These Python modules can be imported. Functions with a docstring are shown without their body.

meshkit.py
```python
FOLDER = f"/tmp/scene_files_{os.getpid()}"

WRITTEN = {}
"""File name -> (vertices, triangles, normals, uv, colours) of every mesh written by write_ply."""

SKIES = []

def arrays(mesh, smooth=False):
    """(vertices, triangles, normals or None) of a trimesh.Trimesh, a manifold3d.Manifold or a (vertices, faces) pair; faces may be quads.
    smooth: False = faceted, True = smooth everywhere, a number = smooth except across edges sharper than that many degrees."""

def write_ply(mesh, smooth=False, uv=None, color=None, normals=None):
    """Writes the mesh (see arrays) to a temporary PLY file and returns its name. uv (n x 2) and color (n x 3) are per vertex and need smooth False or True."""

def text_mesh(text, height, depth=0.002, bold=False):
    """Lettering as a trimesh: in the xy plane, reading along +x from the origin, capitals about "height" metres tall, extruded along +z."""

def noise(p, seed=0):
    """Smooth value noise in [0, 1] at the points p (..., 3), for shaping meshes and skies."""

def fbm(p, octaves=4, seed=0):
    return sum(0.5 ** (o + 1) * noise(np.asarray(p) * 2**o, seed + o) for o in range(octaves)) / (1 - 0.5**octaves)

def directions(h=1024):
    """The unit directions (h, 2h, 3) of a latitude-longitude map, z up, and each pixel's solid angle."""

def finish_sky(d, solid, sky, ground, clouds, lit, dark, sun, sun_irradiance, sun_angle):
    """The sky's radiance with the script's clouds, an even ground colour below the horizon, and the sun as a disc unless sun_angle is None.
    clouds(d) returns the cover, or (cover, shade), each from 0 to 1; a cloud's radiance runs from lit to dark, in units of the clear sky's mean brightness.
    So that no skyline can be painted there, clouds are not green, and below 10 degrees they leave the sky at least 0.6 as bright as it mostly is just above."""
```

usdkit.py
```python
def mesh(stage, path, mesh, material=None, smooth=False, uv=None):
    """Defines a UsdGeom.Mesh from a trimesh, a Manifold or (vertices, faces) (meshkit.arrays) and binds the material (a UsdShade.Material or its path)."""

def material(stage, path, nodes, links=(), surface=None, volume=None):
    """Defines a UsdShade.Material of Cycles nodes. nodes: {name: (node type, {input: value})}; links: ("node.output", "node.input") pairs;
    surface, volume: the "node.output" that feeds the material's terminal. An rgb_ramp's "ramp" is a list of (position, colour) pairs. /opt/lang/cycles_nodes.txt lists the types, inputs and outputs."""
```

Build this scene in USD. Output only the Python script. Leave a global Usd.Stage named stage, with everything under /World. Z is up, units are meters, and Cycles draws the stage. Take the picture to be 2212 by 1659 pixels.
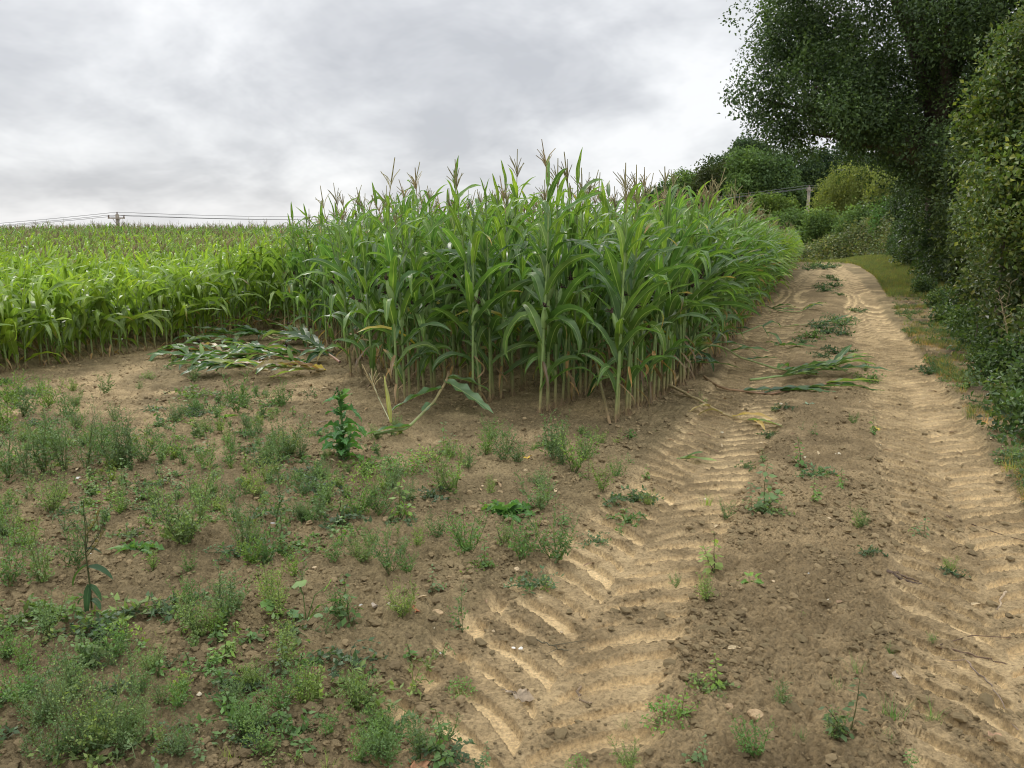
import math, random, numpy as np, trimesh, usdkit, meshkit
from scipy.spatial import cKDTree
from pxr import Usd, UsdGeom, UsdLux, UsdShade, Gf, Sdf, Vt

stage = Usd.Stage.CreateInMemory()
UsdGeom.SetStageUpAxis(stage, 'Z')
UsdGeom.SetStageMetersPerUnit(stage, 1.0)
UsdGeom.Xform.Define(stage, '/World')
UsdGeom.Scope.Define(stage, '/World/Looks')
PI = math.pi

# ------------------------------------------------------------------ camera
EYE, FPX, PITCH = 1.6, 1853.0, math.atan2(329.5, 1853.0)      # lens in pixels of a 2212 wide picture
cam = UsdGeom.Camera.Define(stage, '/World/camera')
cam.CreateHorizontalApertureAttr(36.0)
cam.CreateFocalLengthAttr(36.0 * FPX / 2212.0)
cam.CreateExposureAttr(0.75)
cam.AddTranslateOp().Set(Gf.Vec3d(0, 0, EYE))
cam.AddRotateXOp().Set(90.0 - math.degrees(PITCH))

# ------------------------------------------------------------------ sky and sun (bright overcast)
SUN_EL, SUN_AZ = math.radians(38), math.radians(-28)
dome = UsdLux.DomeLight.Define(stage, '/World/sky')
sky_mat = usdkit.material(stage, '/World/Looks/sky', {
    'tc': ('texture_coordinate', {}),
    'sep': ('separate_xyz', {}),
    'zc': ('math', {'math_type': 'maximum', 'value2': 0.0}),
    'zo': ('math', {'math_type': 'add', 'value2': 0.42}),
    'px': ('math', {'math_type': 'divide'}),
    'py': ('math', {'math_type': 'divide'}),
    'vec': ('combine_xyz', {'z': 0.37}),
    'map': ('mapping', {'mapping_type': 'point', 'location': (3.1, 1.7, 0.0), 'rotation': (0, 0, 0.5), 'scale': (1.0, 1.0, 1.0)}),
    'n1': ('noise_texture', {'scale': 2.1, 'detail': 6.0, 'roughness': 0.52, 'distortion': 0.35}),
    'n2': ('noise_texture', {'scale': 4.6, 'detail': 5.0, 'roughness': 0.55, 'distortion': 0.3}),
    'nm': ('mix_float', {'fac': 0.36}),
    'cr': ('rgb_ramp', {'ramp': [(0.0, (3.5, 3.62, 3.9)), (0.40, (4.15, 4.28, 4.55)), (0.47, (4.9, 5.02, 5.25)), (0.54, (5.9, 6.02, 6.2)), (0.62, (7.0, 7.08, 7.2)), (1.0, (7.6, 7.65, 7.7))]}),
    'gr': ('rgb_ramp', {'ramp': [(0.0, (0.95, 0.95, 0.95)), (0.25, (1.0, 1.0, 1.0)), (1.0, (2.7, 2.7, 2.7))]}),
    'cl': ('mix', {'mix_type': 'multiply', 'fac': 1.0}),
    'sky': ('sky_texture', {'sky_type': 'single_scattering', 'sun_disc': False, 'sun_elevation': SUN_EL, 'sun_rotation': SUN_AZ}),
    'mx': ('mix', {'mix_type': 'mix', 'fac': 0.96}),
    'bg': ('background_shader', {'strength': 0.085}),
}, [('tc.generated', 'sep.vector'), ('sep.z', 'zc.value1'), ('zc.value', 'zo.value1'),
    ('sep.x', 'px.value1'), ('zo.value', 'px.value2'), ('sep.y', 'py.value1'), ('zo.value', 'py.value2'),
    ('px.value', 'vec.x'), ('py.value', 'vec.y'), ('vec.vector', 'map.vector'), ('map.vector', 'n1.vector'), ('map.vector', 'n2.vector'),
    ('n1.fac', 'nm.a'), ('n2.fac', 'nm.b'), ('nm.result', 'cr.fac'), ('zc.value', 'gr.fac'),
    ('cr.color', 'cl.color1'), ('gr.color', 'cl.color2'), ('sky.color', 'mx.color1'), ('cl.color', 'mx.color2'), ('mx.color', 'bg.color')],
    surface='bg.background')
UsdShade.MaterialBindingAPI.Apply(dome.GetPrim()).Bind(sky_mat)
dome.GetPrim().SetCustomDataByKey('kind', 'structure')
sun = UsdLux.DistantLight.Define(stage, '/World/sun')
sun.CreateIntensityAttr(0.4)
sun.CreateAngleAttr(14.0)
sun.CreateColorAttr(Gf.Vec3f(1.0, 0.95, 0.87))
sun.CreateNormalizeAttr(True)
sun.AddRotateZOp().Set(-math.degrees(SUN_AZ))
sun.AddRotateXOp().Set(-(90.0 - math.degrees(SUN_EL)))

# ------------------------------------------------------------------ projection helpers (photo pixel -> place on the ground)
CP, SP = math.cos(PITCH), math.sin(PITCH)

def ray(px, py):
    a, b = (px - 1106.0) / FPX, -(py - 829.5) / FPX
    return np.array([a, CP + b * SP, -SP + b * CP])

def U(px, py, z=0.0):
    d = ray(px, py)
    t = (z - EYE) / d[2]
    return np.array([d[0] * t, d[1] * t])

def at(px, py, Y):
    d = ray(px, py)
    t = Y / d[1]
    return np.array([d[0] * t, Y, EYE + d[2] * t])

def px_scale(xy):                       # metres per picture pixel at a ground point
    return (xy[1] * CP + EYE * SP) / FPX

def sstep(a, b, x):
    t = np.clip((np.asarray(x, float) - a) / (b - a), 0, 1)
    return t * t * (3 - 2 * t)

# ------------------------------------------------------------------ USD helpers
names = {}

def numbered(parent, name):
    k = names.get((parent, name), 0)
    names[(parent, name)] = k + 1
    return f'{parent}/{name}' if k == 0 else f'{parent}/{name}_{k:03d}'

def tag(prim, label=None, cat=None, group=None, kind=None):
    for k, v in (('label', label), ('category', cat), ('group', group), ('kind', kind)):
        if v:
            prim.SetCustomDataByKey(k, v)
    return prim

def place(x, loc, rot=(0, 0, 0), scale=None):
    x.AddTranslateOp().Set(Gf.Vec3d(*map(float, loc)))
    if any(rot):
        x.AddRotateXYZOp().Set(Gf.Vec3f(*[float(math.degrees(r)) for r in rot]))
    if scale is not None:
        s = (scale,) * 3 if np.ndim(scale) == 0 else scale
        x.AddScaleOp().Set(Gf.Vec3f(*map(float, s)))

def thing(name, label=None, cat=None, loc=(0, 0, 0), rot=(0, 0, 0), scale=None, group=None, kind=None):
    x = UsdGeom.Xform.Define(stage, numbered('/World', name))
    place(x, loc, rot, scale)
    return tag(x.GetPrim(), label, cat, group, kind)

def write_mesh(path, v, f, mat, col=None, smooth=True):
    v = np.asarray(v, float)
    f = np.asarray(f, int)
    m = UsdGeom.Mesh.Define(stage, path)
    m.CreatePointsAttr(Vt.Vec3fArray.FromNumpy(v.astype(np.float32)))
    m.CreateFaceVertexCountsAttr(Vt.IntArray.FromNumpy(np.full(len(f), f.shape[1], np.int32)))
    m.CreateFaceVertexIndicesAttr(Vt.IntArray.FromNumpy(f.astype(np.int32).ravel()))
    m.CreateSubdivisionSchemeAttr('none')
    if smooth:
        tri = f if f.shape[1] == 3 else np.vstack([f[:, [0, 1, 2]], f[:, [0, 2, 3]]])
        fn = np.cross(v[tri[:, 1]] - v[tri[:, 0]], v[tri[:, 2]] - v[tri[:, 0]])
        n = np.zeros_like(v)
        for k in range(3):
            for c in range(3):
                n[:, c] += np.bincount(tri[:, k], fn[:, c], len(v))
        n /= np.maximum(np.linalg.norm(n, axis=1, keepdims=True), 1e-12)
        m.CreateNormalsAttr(Vt.Vec3fArray.FromNumpy(n.astype(np.float32)))
        m.SetNormalsInterpolation('vertex')
    if col is not None:
        UsdGeom.PrimvarsAPI(m).CreatePrimvar('col', Sdf.ValueTypeNames.Color3fArray, 'vertex').Set(Vt.Vec3fArray.FromNumpy(np.asarray(col, np.float32)))
    UsdShade.MaterialBindingAPI.Apply(m.GetPrim()).Bind(mat)
    return m.GetPrim()

class Shape:
    """Collects triangles with a colour per vertex."""
    def __init__(self):
        self.v, self.f, self.c, self.n = [], [], [], 0
    def add(self, v, f, c):
        v, f = np.asarray(v, float), np.asarray(f, int)
        if f.shape[1] == 4:
            f = np.vstack([f[:, [0, 1, 2]], f[:, [0, 2, 3]]])
        c = np.broadcast_to(np.asarray(c, float), v.shape)
        self.v.append(v); self.f.append(f + self.n); self.c.append(c); self.n += len(v)
        return self
    def join(self, o):
        if o.n:
            self.add(*o.arrays())
        return self
    def arrays(self):
        return np.vstack(self.v), np.vstack(self.f), np.vstack(self.c)
    def build(self, name, mat, parent=None, smooth=True, **tags):
        v, f, c = self.arrays()
        p = write_mesh(numbered(str(parent.GetPath()) if parent else '/World', name), v, f, mat, c, smooth)
        return tag(p, **tags)

def tube(pts, rad, sides=5, cap=False):
    pts = np.asarray(pts, float)
    rad = np.broadcast_to(np.asarray(rad, float), (len(pts),))
    t = np.gradient(pts, axis=0)
    t /= np.maximum(np.linalg.norm(t, axis=1, keepdims=True), 1e-9)
    ref = np.array([0, 0, 1.0]) if abs(t[:, 2]).mean() < 0.8 else np.array([1.0, 0, 0])
    a = np.cross(t, ref); a /= np.maximum(np.linalg.norm(a, axis=1, keepdims=True), 1e-9)
    b = np.cross(t, a)
    ang = np.arange(sides) * 2 * PI / sides
    v = pts[:, None] + rad[:, None, None] * (np.cos(ang)[None, :, None] * a[:, None] + np.sin(ang)[None, :, None] * b[:, None])
    n = len(pts)
    i, j = np.meshgrid(np.arange(n - 1), np.arange(sides), indexing='ij')
    q = np.stack([i * sides + j, i * sides + (j + 1) % sides, (i + 1) * sides + (j + 1) % sides, (i + 1) * sides + j], -1).reshape(-1, 4)
    v = v.reshape(-1, 3)
    f = np.vstack([q[:, [0, 2, 1]], q[:, [0, 3, 2]]])
    if cap:
        c0, c1 = len(v), len(v) + 1
        v = np.vstack([v, pts[0], pts[-1]])
        k = np.arange(sides)
        f = np.vstack([f, np.stack([np.full(sides, c0), k, (k + 1) % sides], 1), np.stack([np.full(sides, c1), (n - 1) * sides + (k + 1) % sides, (n - 1) * sides + k], 1)])
    return v, f

def copy_of(proto, name, label, cat, loc, rot=(0, 0, 0), scale=None, group=None):
    x = UsdGeom.Xform.Define(stage, numbered('/World', name))
    x.GetPrim().GetReferences().AddInternalReference(proto)
    place(x, loc, rot, scale)
    x.GetPrim().SetInstanceable(True)
    return tag(x.GetPrim(), label, cat, group)

def class_prim(name):
    return stage.CreateClassPrim('/World/' + name)

def instancer(path, protos, idx, pos, quat=None, scale=None, **tags):
    """protos: list of functions that define a prototype at a path."""
    pi = UsdGeom.PointInstancer.Define(stage, path)
    rel = pi.CreatePrototypesRel()
    for k, make in enumerate(protos):
        p = make(f'{path}/kind' + ('' if k == 0 else f'_{k:03d}'))
        rel.AddTarget(p.GetPath())
    pi.CreateProtoIndicesAttr(Vt.IntArray.FromNumpy(np.asarray(idx, np.int32)))
    pi.CreatePositionsAttr(Vt.Vec3fArray.FromNumpy(np.asarray(pos, np.float32)))
    if quat is not None:                # (w, x, y, z)
        pi.CreateOrientationsAttr(Vt.QuathArray([Gf.Quath(float(q[0]), float(q[1]), float(q[2]), float(q[3])) for q in quat]))
    if scale is not None:
        s = np.asarray(scale, np.float32)
        if s.ndim == 1:
            s = np.repeat(s[:, None], 3, 1)
        pi.CreateScalesAttr(Vt.Vec3fArray.FromNumpy(s))
    return tag(pi.GetPrim(), **tags)

def rand_quats(n, rng, tilt=PI):
    """Random turn about z then a tilt of at most tilt."""
    az, ax, tl = rng.uniform(0, 2 * PI, n), rng.uniform(0, 2 * PI, n), rng.uniform(0, tilt, n)
    qz = np.stack([np.cos(az / 2), 0 * az, 0 * az, np.sin(az / 2)], 1)
    qt = np.stack([np.cos(tl / 2), np.sin(tl / 2) * np.cos(ax), np.sin(tl / 2) * np.sin(ax), 0 * az], 1)
    w1, x1, y1, z1 = qt.T; w2, x2, y2, z2 = qz.T
    return np.stack([w1*w2-x1*x2-y1*y2-z1*z2, w1*x2+x1*w2+y1*z2-z1*y2, w1*y2-x1*z2+y1*w2+z1*x2, w1*z2+x1*y2-y1*x2+z1*w2], 1)

def unit(v):
    return v / np.maximum(np.linalg.norm(v, axis=-1, keepdims=True), 1e-9)

# ------------------------------------------------------------------ materials
def leaf_material(name, tint=(1, 1, 1), rough=0.5, trans=0.3, spec=0.35, vary=0.35, yellow=(1.5, 1.25, 0.7), tscale=1.6):
    """Colour from the mesh, varied per plant and by a large noise; a share of light passes through."""
    return usdkit.material(stage, '/World/Looks/' + name, {
        'at': ('attribute', {'attribute': 'col'}),
        'oi': ('object_info', {}),
        'geo': ('geometry', {}),
        'n': ('noise_texture', {'scale': 9.0, 'detail': 3.0}),
        'rl': ('rgb_ramp', {'ramp': [(0.0, tuple(1 - vary for _ in range(3))), (0.55, (1, 1, 1)), (1.0, yellow)]}),
        'rn': ('rgb_ramp', {'ramp': [(0.3, (0.78, 0.8, 0.8)), (0.7, (1.18, 1.16, 1.1))]}),
        'm0': ('mix', {'mix_type': 'multiply', 'fac': 1.0, 'color2': tint}),
        'm1': ('mix', {'mix_type': 'multiply', 'fac': 1.0}),
        'm2': ('mix', {'mix_type': 'multiply', 'fac': 1.0}),
        'mt': ('mix', {'mix_type': 'multiply', 'fac': 1.0, 'color2': (tscale * 1.15, tscale * 1.25, tscale * 0.6)}),
        'p': ('principled_bsdf', {'roughness': rough, 'specular_ior_level': spec}),
        't': ('translucent_bsdf', {}),
        'mx': ('mix_closure', {'fac': trans}),
    }, [('geo.position', 'n.vector'), ('at.color', 'm0.color1'), ('m0.color', 'm1.color1'), ('oi.random', 'rl.fac'), ('rl.color', 'm1.color2'),
        ('m1.color', 'm2.color1'), ('n.fac', 'rn.fac'), ('rn.color', 'm2.color2'), ('m2.color', 'p.base_color'), ('m2.color', 'mt.color1'),
        ('mt.color', 't.color'), ('p.BSDF', 'mx.closure1'), ('t.BSDF', 'mx.closure2')], surface='mx.closure')

def solid_material(name, rough=0.8, scale=20.0, lo=0.7, hi=1.25, bump=0.0, bscale=40.0, spec=0.3):
    nodes = {
        'at': ('attribute', {'attribute': 'col'}),
        'tc': ('texture_coordinate', {}),
        'n': ('noise_texture', {'scale': scale, 'detail': 5.0, 'roughness': 0.6}),
        'r': ('rgb_ramp', {'ramp': [(0.3, (lo,) * 3), (0.7, (hi,) * 3)]}),
        'm': ('mix', {'mix_type': 'multiply', 'fac': 1.0}),
        'p': ('principled_bsdf', {'roughness': rough, 'specular_ior_level': spec}),
    }
    links = [('tc.object', 'n.vector'), ('n.fac', 'r.fac'), ('at.color', 'm.color1'), ('r.color', 'm.color2'), ('m.color', 'p.base_color')]
    if bump:
        nodes['nb'] = ('noise_texture', {'scale': bscale, 'detail': 6.0, 'roughness': 0.65})
        nodes['b'] = ('bump', {'strength': 1.0, 'distance': bump})
        links += [('tc.object', 'nb.vector'), ('nb.fac', 'b.height'), ('b.normal', 'p.normal')]
    return usdkit.material(stage, '/World/Looks/' + name, nodes, links, surface='p.BSDF')

M_MAIZE = leaf_material('maize_leaf', rough=0.46, trans=0.38, spec=0.55, vary=0.22, yellow=(1.35, 1.2, 0.8))
M_STALK = solid_material('maize_stalk', rough=0.55, scale=14.0)
M_TASSEL = solid_material('maize_tassel', rough=0.8)
M_WEED = leaf_material('weed_leaf', rough=0.6, trans=0.3, spec=0.25, vary=0.25, yellow=(1.5, 1.25, 0.75))
M_GRASS = leaf_material('grass_blade', rough=0.6, trans=0.3, spec=0.2, vary=0.3, yellow=(2.2, 1.6, 0.9))
M_OAK = leaf_material('oak_leaf', rough=0.5, trans=0.22, spec=0.35, vary=0.4, yellow=(1.3, 1.2, 0.9), tscale=1.3)
M_HEDGE = leaf_material('hedge_leaf', rough=0.5, trans=0.22, spec=0.35, vary=0.4, yellow=(1.5, 1.3, 0.85), tscale=1.3)
M_FAR = leaf_material('far_leaf', rough=0.65, trans=0.2, spec=0.2, vary=0.35, yellow=(1.4, 1.25, 0.85), tscale=1.3)
M_BARK = solid_material('bark', rough=0.9, scale=12.0, lo=0.5, hi=1.4, bump=0.03, bscale=18.0)
M_WOOD = solid_material('weathered_wood', rough=0.85, scale=6.0, lo=0.75, hi=1.2)
M_STONE = solid_material('stone', rough=0.75, scale=60.0, lo=0.75, hi=1.15, bump=0.004, bscale=120.0)
M_DRY = solid_material('dry_leaf', rough=0.75, scale=50.0, lo=0.65, hi=1.2)
M_WIRE = solid_material('wire', rough=0.5)
M_CLOD = solid_material('clod', rough=0.95, scale=45.0, lo=0.6, hi=1.25, bump=0.006, bscale=110.0, spec=0.1)

M_GROUND = usdkit.material(stage, '/World/Looks/soil', {
    'at': ('attribute', {'attribute': 'col'}),
    'geo': ('geometry', {}),
    'n1': ('noise_texture', {'scale': 70.0, 'detail': 6.0, 'roughness': 0.7}),
    'n2': ('noise_texture', {'scale': 5.0, 'detail': 5.0, 'roughness': 0.6}),
    'r1': ('rgb_ramp', {'ramp': [(0.3, (0.5, 0.5, 0.51)), (0.5, (1, 1, 1)), (0.7, (1.38, 1.36, 1.33))]}),
    'r2': ('rgb_ramp', {'ramp': [(0.3, (0.82, 0.8, 0.78)), (0.7, (1.13, 1.13, 1.13))]}),
    'm1': ('mix', {'mix_type': 'multiply', 'fac': 1.0}),
    'm2': ('mix', {'mix_type': 'multiply', 'fac': 1.0}),
    'nb': ('noise_texture', {'scale': 60.0, 'detail': 8.0, 'roughness': 0.75}),
    'b': ('bump', {'strength': 1.0, 'distance': 0.018}),
    'p': ('principled_bsdf', {'roughness': 0.95, 'specular_ior_level': 0.1}),
}, [('geo.position', 'n1.vector'), ('geo.position', 'n2.vector'), ('geo.position', 'nb.vector'), ('n1.fac', 'r1.fac'), ('n2.fac', 'r2.fac'),
    ('at.color', 'm1.color1'), ('r1.color', 'm1.color2'), ('m1.color', 'm2.color1'), ('r2.color', 'm2.color2'), ('m2.color', 'p.base_color'),
    ('nb.fac', 'b.height'), ('b.normal', 'p.normal')], surface='p.BSDF')

# ------------------------------------------------------------------ ground
def smooth_path(px, n=400):
    p = np.array([U(*q) if np.ndim(q) else q for q in px])
    d = np.r_[0, np.cumsum(np.linalg.norm(np.diff(p, axis=0), axis=1))]
    from scipy.interpolate import PchipInterpolator
    s = np.linspace(0, d[-1], n)
    return np.stack([PchipInterpolator(d, p[:, k])(s) for k in (0, 1)], 1), s

class Path:
    def __init__(self, px, ext=None):
        self.p, self.s = smooth_path(px, 900)
        self.t = unit(np.gradient(self.p, axis=0))
        self.tree = cKDTree(self.p)
    def local(self, xy):
        _, i = self.tree.query(xy)
        r = xy - self.p[i]
        along = (r * self.t[i]).sum(1)
        return self.s[i] + along, r[:, 0] * self.t[i, 1] - r[:, 1] * self.t[i, 0], along   # s, lateral (right +), overshoot

LEFT_RUT = Path([(1010, 2200), (1080, 1750), (1190, 1500), (1310, 1290), (1420, 1140), (1510, 1010), (1575, 920), (1622, 820), (1662, 730), (1705, 650), (1735, 608), (1765, 580)])
LEFT_RUT_B = Path([(700, 2200), (880, 1750), (1080, 1470), (1290, 1250), (1420, 1110), (1520, 980), (1590, 880)])
RIGHT_RUT = Path([(2420, 2200), (2260, 1700), (2180, 1450), (2120, 1250), (2060, 1080), (2010, 960), (1955, 840), (1905, 745), (1870, 680), (1842, 620), (1815, 585), (1790, 570)])
VERGE = Path([(2900, 2200), (2480, 1400), (2290, 1120), (2180, 970), (2080, 850), (2000, 755), (1950, 680), (1915, 620), (1880, 585), (1820, 564), (1760, 556), (1690, 552)])

def base_z(x, y):
    """The lie of the land, without ruts and crumbs."""
    x, y = np.asarray(x, float), np.asarray(y, float)
    far_left = sstep(46, 80, y) * sstep(16, -4, x - 0.25 * y)
    z = -6.5 * far_left - 1.5 * sstep(90, 300, y)
    z = z + 0.03 * np.sin(x * 0.9 + 0.3 * y) * sstep(0, 3, y) * 0.6
    return z

def fbm2(xy, scale, octaves, seed):
    return meshkit.fbm(np.c_[xy * scale, np.full(len(xy), 0.37 + seed)], octaves, seed)

def ground(xy, detail=True):
    """height, colour and crumbliness at points (n, 2)"""
    x, y = xy.T
    z = base_z(x, y)
    n_low = fbm2(xy, 0.9, 3, 5)
    n_mid = fbm2(xy, 4.0, 3, 9)
    s1, l1, o1 = LEFT_RUT.local(xy)
    s2, l2, o2 = LEFT_RUT_B.local(xy)
    s3, l3, o3 = RIGHT_RUT.local(xy)
    s4, l4, o4 = VERGE.local(xy)
    wob = (n_mid - 0.5)
    brown, pale, red, humus = np.array([0.245, 0.190, 0.103]), np.array([0.560, 0.422, 0.232]), np.array([0.300, 0.224, 0.122]), np.array([0.07, 0.05, 0.036])
    # lugs
    n_fin = fbm2(xy, 13.0, 2, 19) - 0.5
    n_pat = fbm2(xy, 1.7, 3, 77)
    def rut(s, l, o, half, pitch, seed, dens):
        edge = 1 - sstep(half * 0.86, half * 1.16, np.abs(l + 0.10 * wob + 0.05 * (n_low - 0.5)))
        edge = edge * (np.abs(o) < 0.4)
        t = (l + 0.03 * n_fin) / half
        at_ = np.clip(np.abs(t), 0, 1)
        sw = s + 0.035 * n_fin + 0.03 * wob + 0.04 * (n_pat - 0.5)
        ph = (sw + np.where(t > 0, pitch / 2, 0.0) + 0.75 * half * (1 - at_) ** 1.5) / pitch
        k = np.floor(ph)
        fr = np.abs(ph - k - 0.5) * 2                      # 0 in the middle of a lug print
        worn = fbm2(xy, 2.2, 3, seed)
        wid = 0.36 + 0.2 * np.sin(k * 12.9898 + seed) * np.sin(k * 4.1 + 1.0)
        bar = 1 - sstep(wid, wid + 0.07, fr)
        bar = bar * sstep(0.14, 0.30, worn + 0.5 * n_fin) * sstep(0.02, 0.10, at_) * (1 - 0.6 * sstep(0.56, 0.70, n_mid))
        return edge, np.clip(bar, 0, 1), worn
    e1, b1, w1 = rut(s1, l1, o1, 0.36, 0.19, 31, 0.5)
    e2, b2, w2 = rut(s2, l2, o2, 0.34, 0.21, 37, 0.5)
    e3, b3, w3 = rut(s3, l3, o3, 0.37, 0.18, 41, 0.8)
    e2 = e2 * (1 - 0.85 * e1)
    near_only = 1 - sstep(14, 30, y)
    track = np.clip(np.maximum.reduce([e1, e2, e3]), 0, 1)
    bar = (e1 * b1 + e2 * b2 + e3 * b3) / np.maximum(e1 + e2 + e3, 1e-6)
    worn = (e1 * w1 + e2 * w2 + e3 * w3) / np.maximum(e1 + e2 + e3, 1e-6)
    # between the ruts and beyond
    mid = (l1 > 0) & (l3 < 0) & (np.abs(o1) < 0.5)
    c = np.repeat(brown[None], len(xy), 0) * (0.86 + 0.5 * (n_low[:, None] - 0.35))
    c = np.where(mid[:, None], red * (0.85 + 0.45 * (n_low[:, None] - 0.4)), c)
    dry = sstep(0.48, 0.66, fbm2(xy, 1.3, 4, 71)) * 0.55 * sstep(4.3, 6.5, y)     # dusty dried crust further into the plot
    c = c * (1 - dry[:, None]) + (0.75 * pale + 0.25 * red) * dry[:, None]
    c = c * (1 - 0.26 * sstep(0.4, 0.6, n_mid)[:, None])
    sand = np.clip(0.22 + 0.80 * bar + 0.9 * (worn - 0.44) - 0.35 * sstep(0.44, 0.60, n_mid) * (1 - bar), 0, 1)
    sand = np.where(e3 > np.maximum(e1, e2), np.clip(sand + 0.10, 0, 1), sand)
    tc = red * 0.74 * (1 - sand[:, None]) + pale * sand[:, None]
    tfade = track * (0.75 + 0.25 * near_only)
    c = c * (1 - tfade[:, None]) + tc * tfade[:, None]
    beyond = sstep(58, 64, y)[:, None]
    c = c * (1 - beyond) + np.array([0.09, 0.105, 0.045]) * beyond
    # verge to the right: dark leaf mould and worn turf
    v = sstep(-0.1, 0.35 + 0.5 * sstep(14, 34, y), l4 + 0.25 * wob + 0.3 * (n_low - 0.5) * (1 + 7 * sstep(14, 36, y)))
    patch = sstep(0.44, 0.58, fbm2(xy, 1.4, 3, 63))
    vc = np.array([0.20, 0.155, 0.08]) * (1 - patch[:, None]) + humus * patch[:, None]
    farg = sstep(30, 44, y)[:, None]
    vc = vc * (1 - farg) + (np.array([0.17, 0.175, 0.07]) * (1 - patch[:, None]) + np.array([0.27, 0.215, 0.11]) * patch[:, None]) * farg
    c = c * (1 - v[:, None]) + vc * v[:, None]
    z = z + 0.22 * sstep(0.2, 2.0, l4) - 0.035 * track
    # under the crop and far away: plain brown earth
    crumb = np.clip(1 - 0.95 * track * (0.45 + 0.55 * sand), 0.05, 1) * (1 - 0.5 * v)
    if detail:
        fine = 1 - sstep(14, 34, y)
        r1 = fbm2(xy, 9.0, 3, 3)
        r2 = np.abs(fbm2(xy, 22.0, 3, 13) - 0.5) * 2
        r3 = fbm2(xy, 48.0, 2, 17)
        z = z + fine * crumb * (0.055 * (r1 - 0.5) + 0.045 * (0.4 - r2) + 0.060 * (r3 - 0.5))
        z = z + fine * track * ((-0.021) * bar + 0.013 * (1 - bar) * (n_mid + 0.1) + 0.010 * (r1 - 0.5))
        c = c * (1 - 0.28 * (crumb * fine * sstep(0.25, 0.6, r2))[:, None])
    return z, c, crumb * (1 - v)

def gz(x, y):
    return float(ground(np.array([[x, y]]), False)[0][0])

uu = np.r_[-40, -20, -10, -5, -3, -2, -1.5, -1.2, np.linspace(-0.95, 1.0, 940), 1.25, 1.6, 2.2, 3.5, 6, 12, 20, 40]
yy = np.r_[-80, -40, -20, -10, -5, -2, 0, 0.8, 1.2, np.geomspace(1.6, 13, 880), np.geomspace(13.05, 60, 190)[1:], np.geomspace(61.5, 700, 34)]
Wd = np.maximum(yy * 0.98 + 0.55, 1.9)
gx, gy = uu[None, :] * Wd[:, None], np.repeat(yy[:, None], len(uu), 1)
gxy = np.c_[gx.ravel(), gy.ravel()]
gzv, gcol, _ = ground(gxy)
R, C = gx.shape
ii, jj = np.meshgrid(np.arange(R - 1), np.arange(C - 1), indexing='ij')
quads = np.stack([ii * C + jj, ii * C + jj + 1, (ii + 1) * C + jj + 1, (ii + 1) * C + jj], -1).reshape(-1, 4)
tag(write_mesh('/World/ground', np.c_[gxy, gzv], quads, M_GROUND, gcol), 'brown field soil and sandy tractor track with tyre prints', kind='structure')

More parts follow.
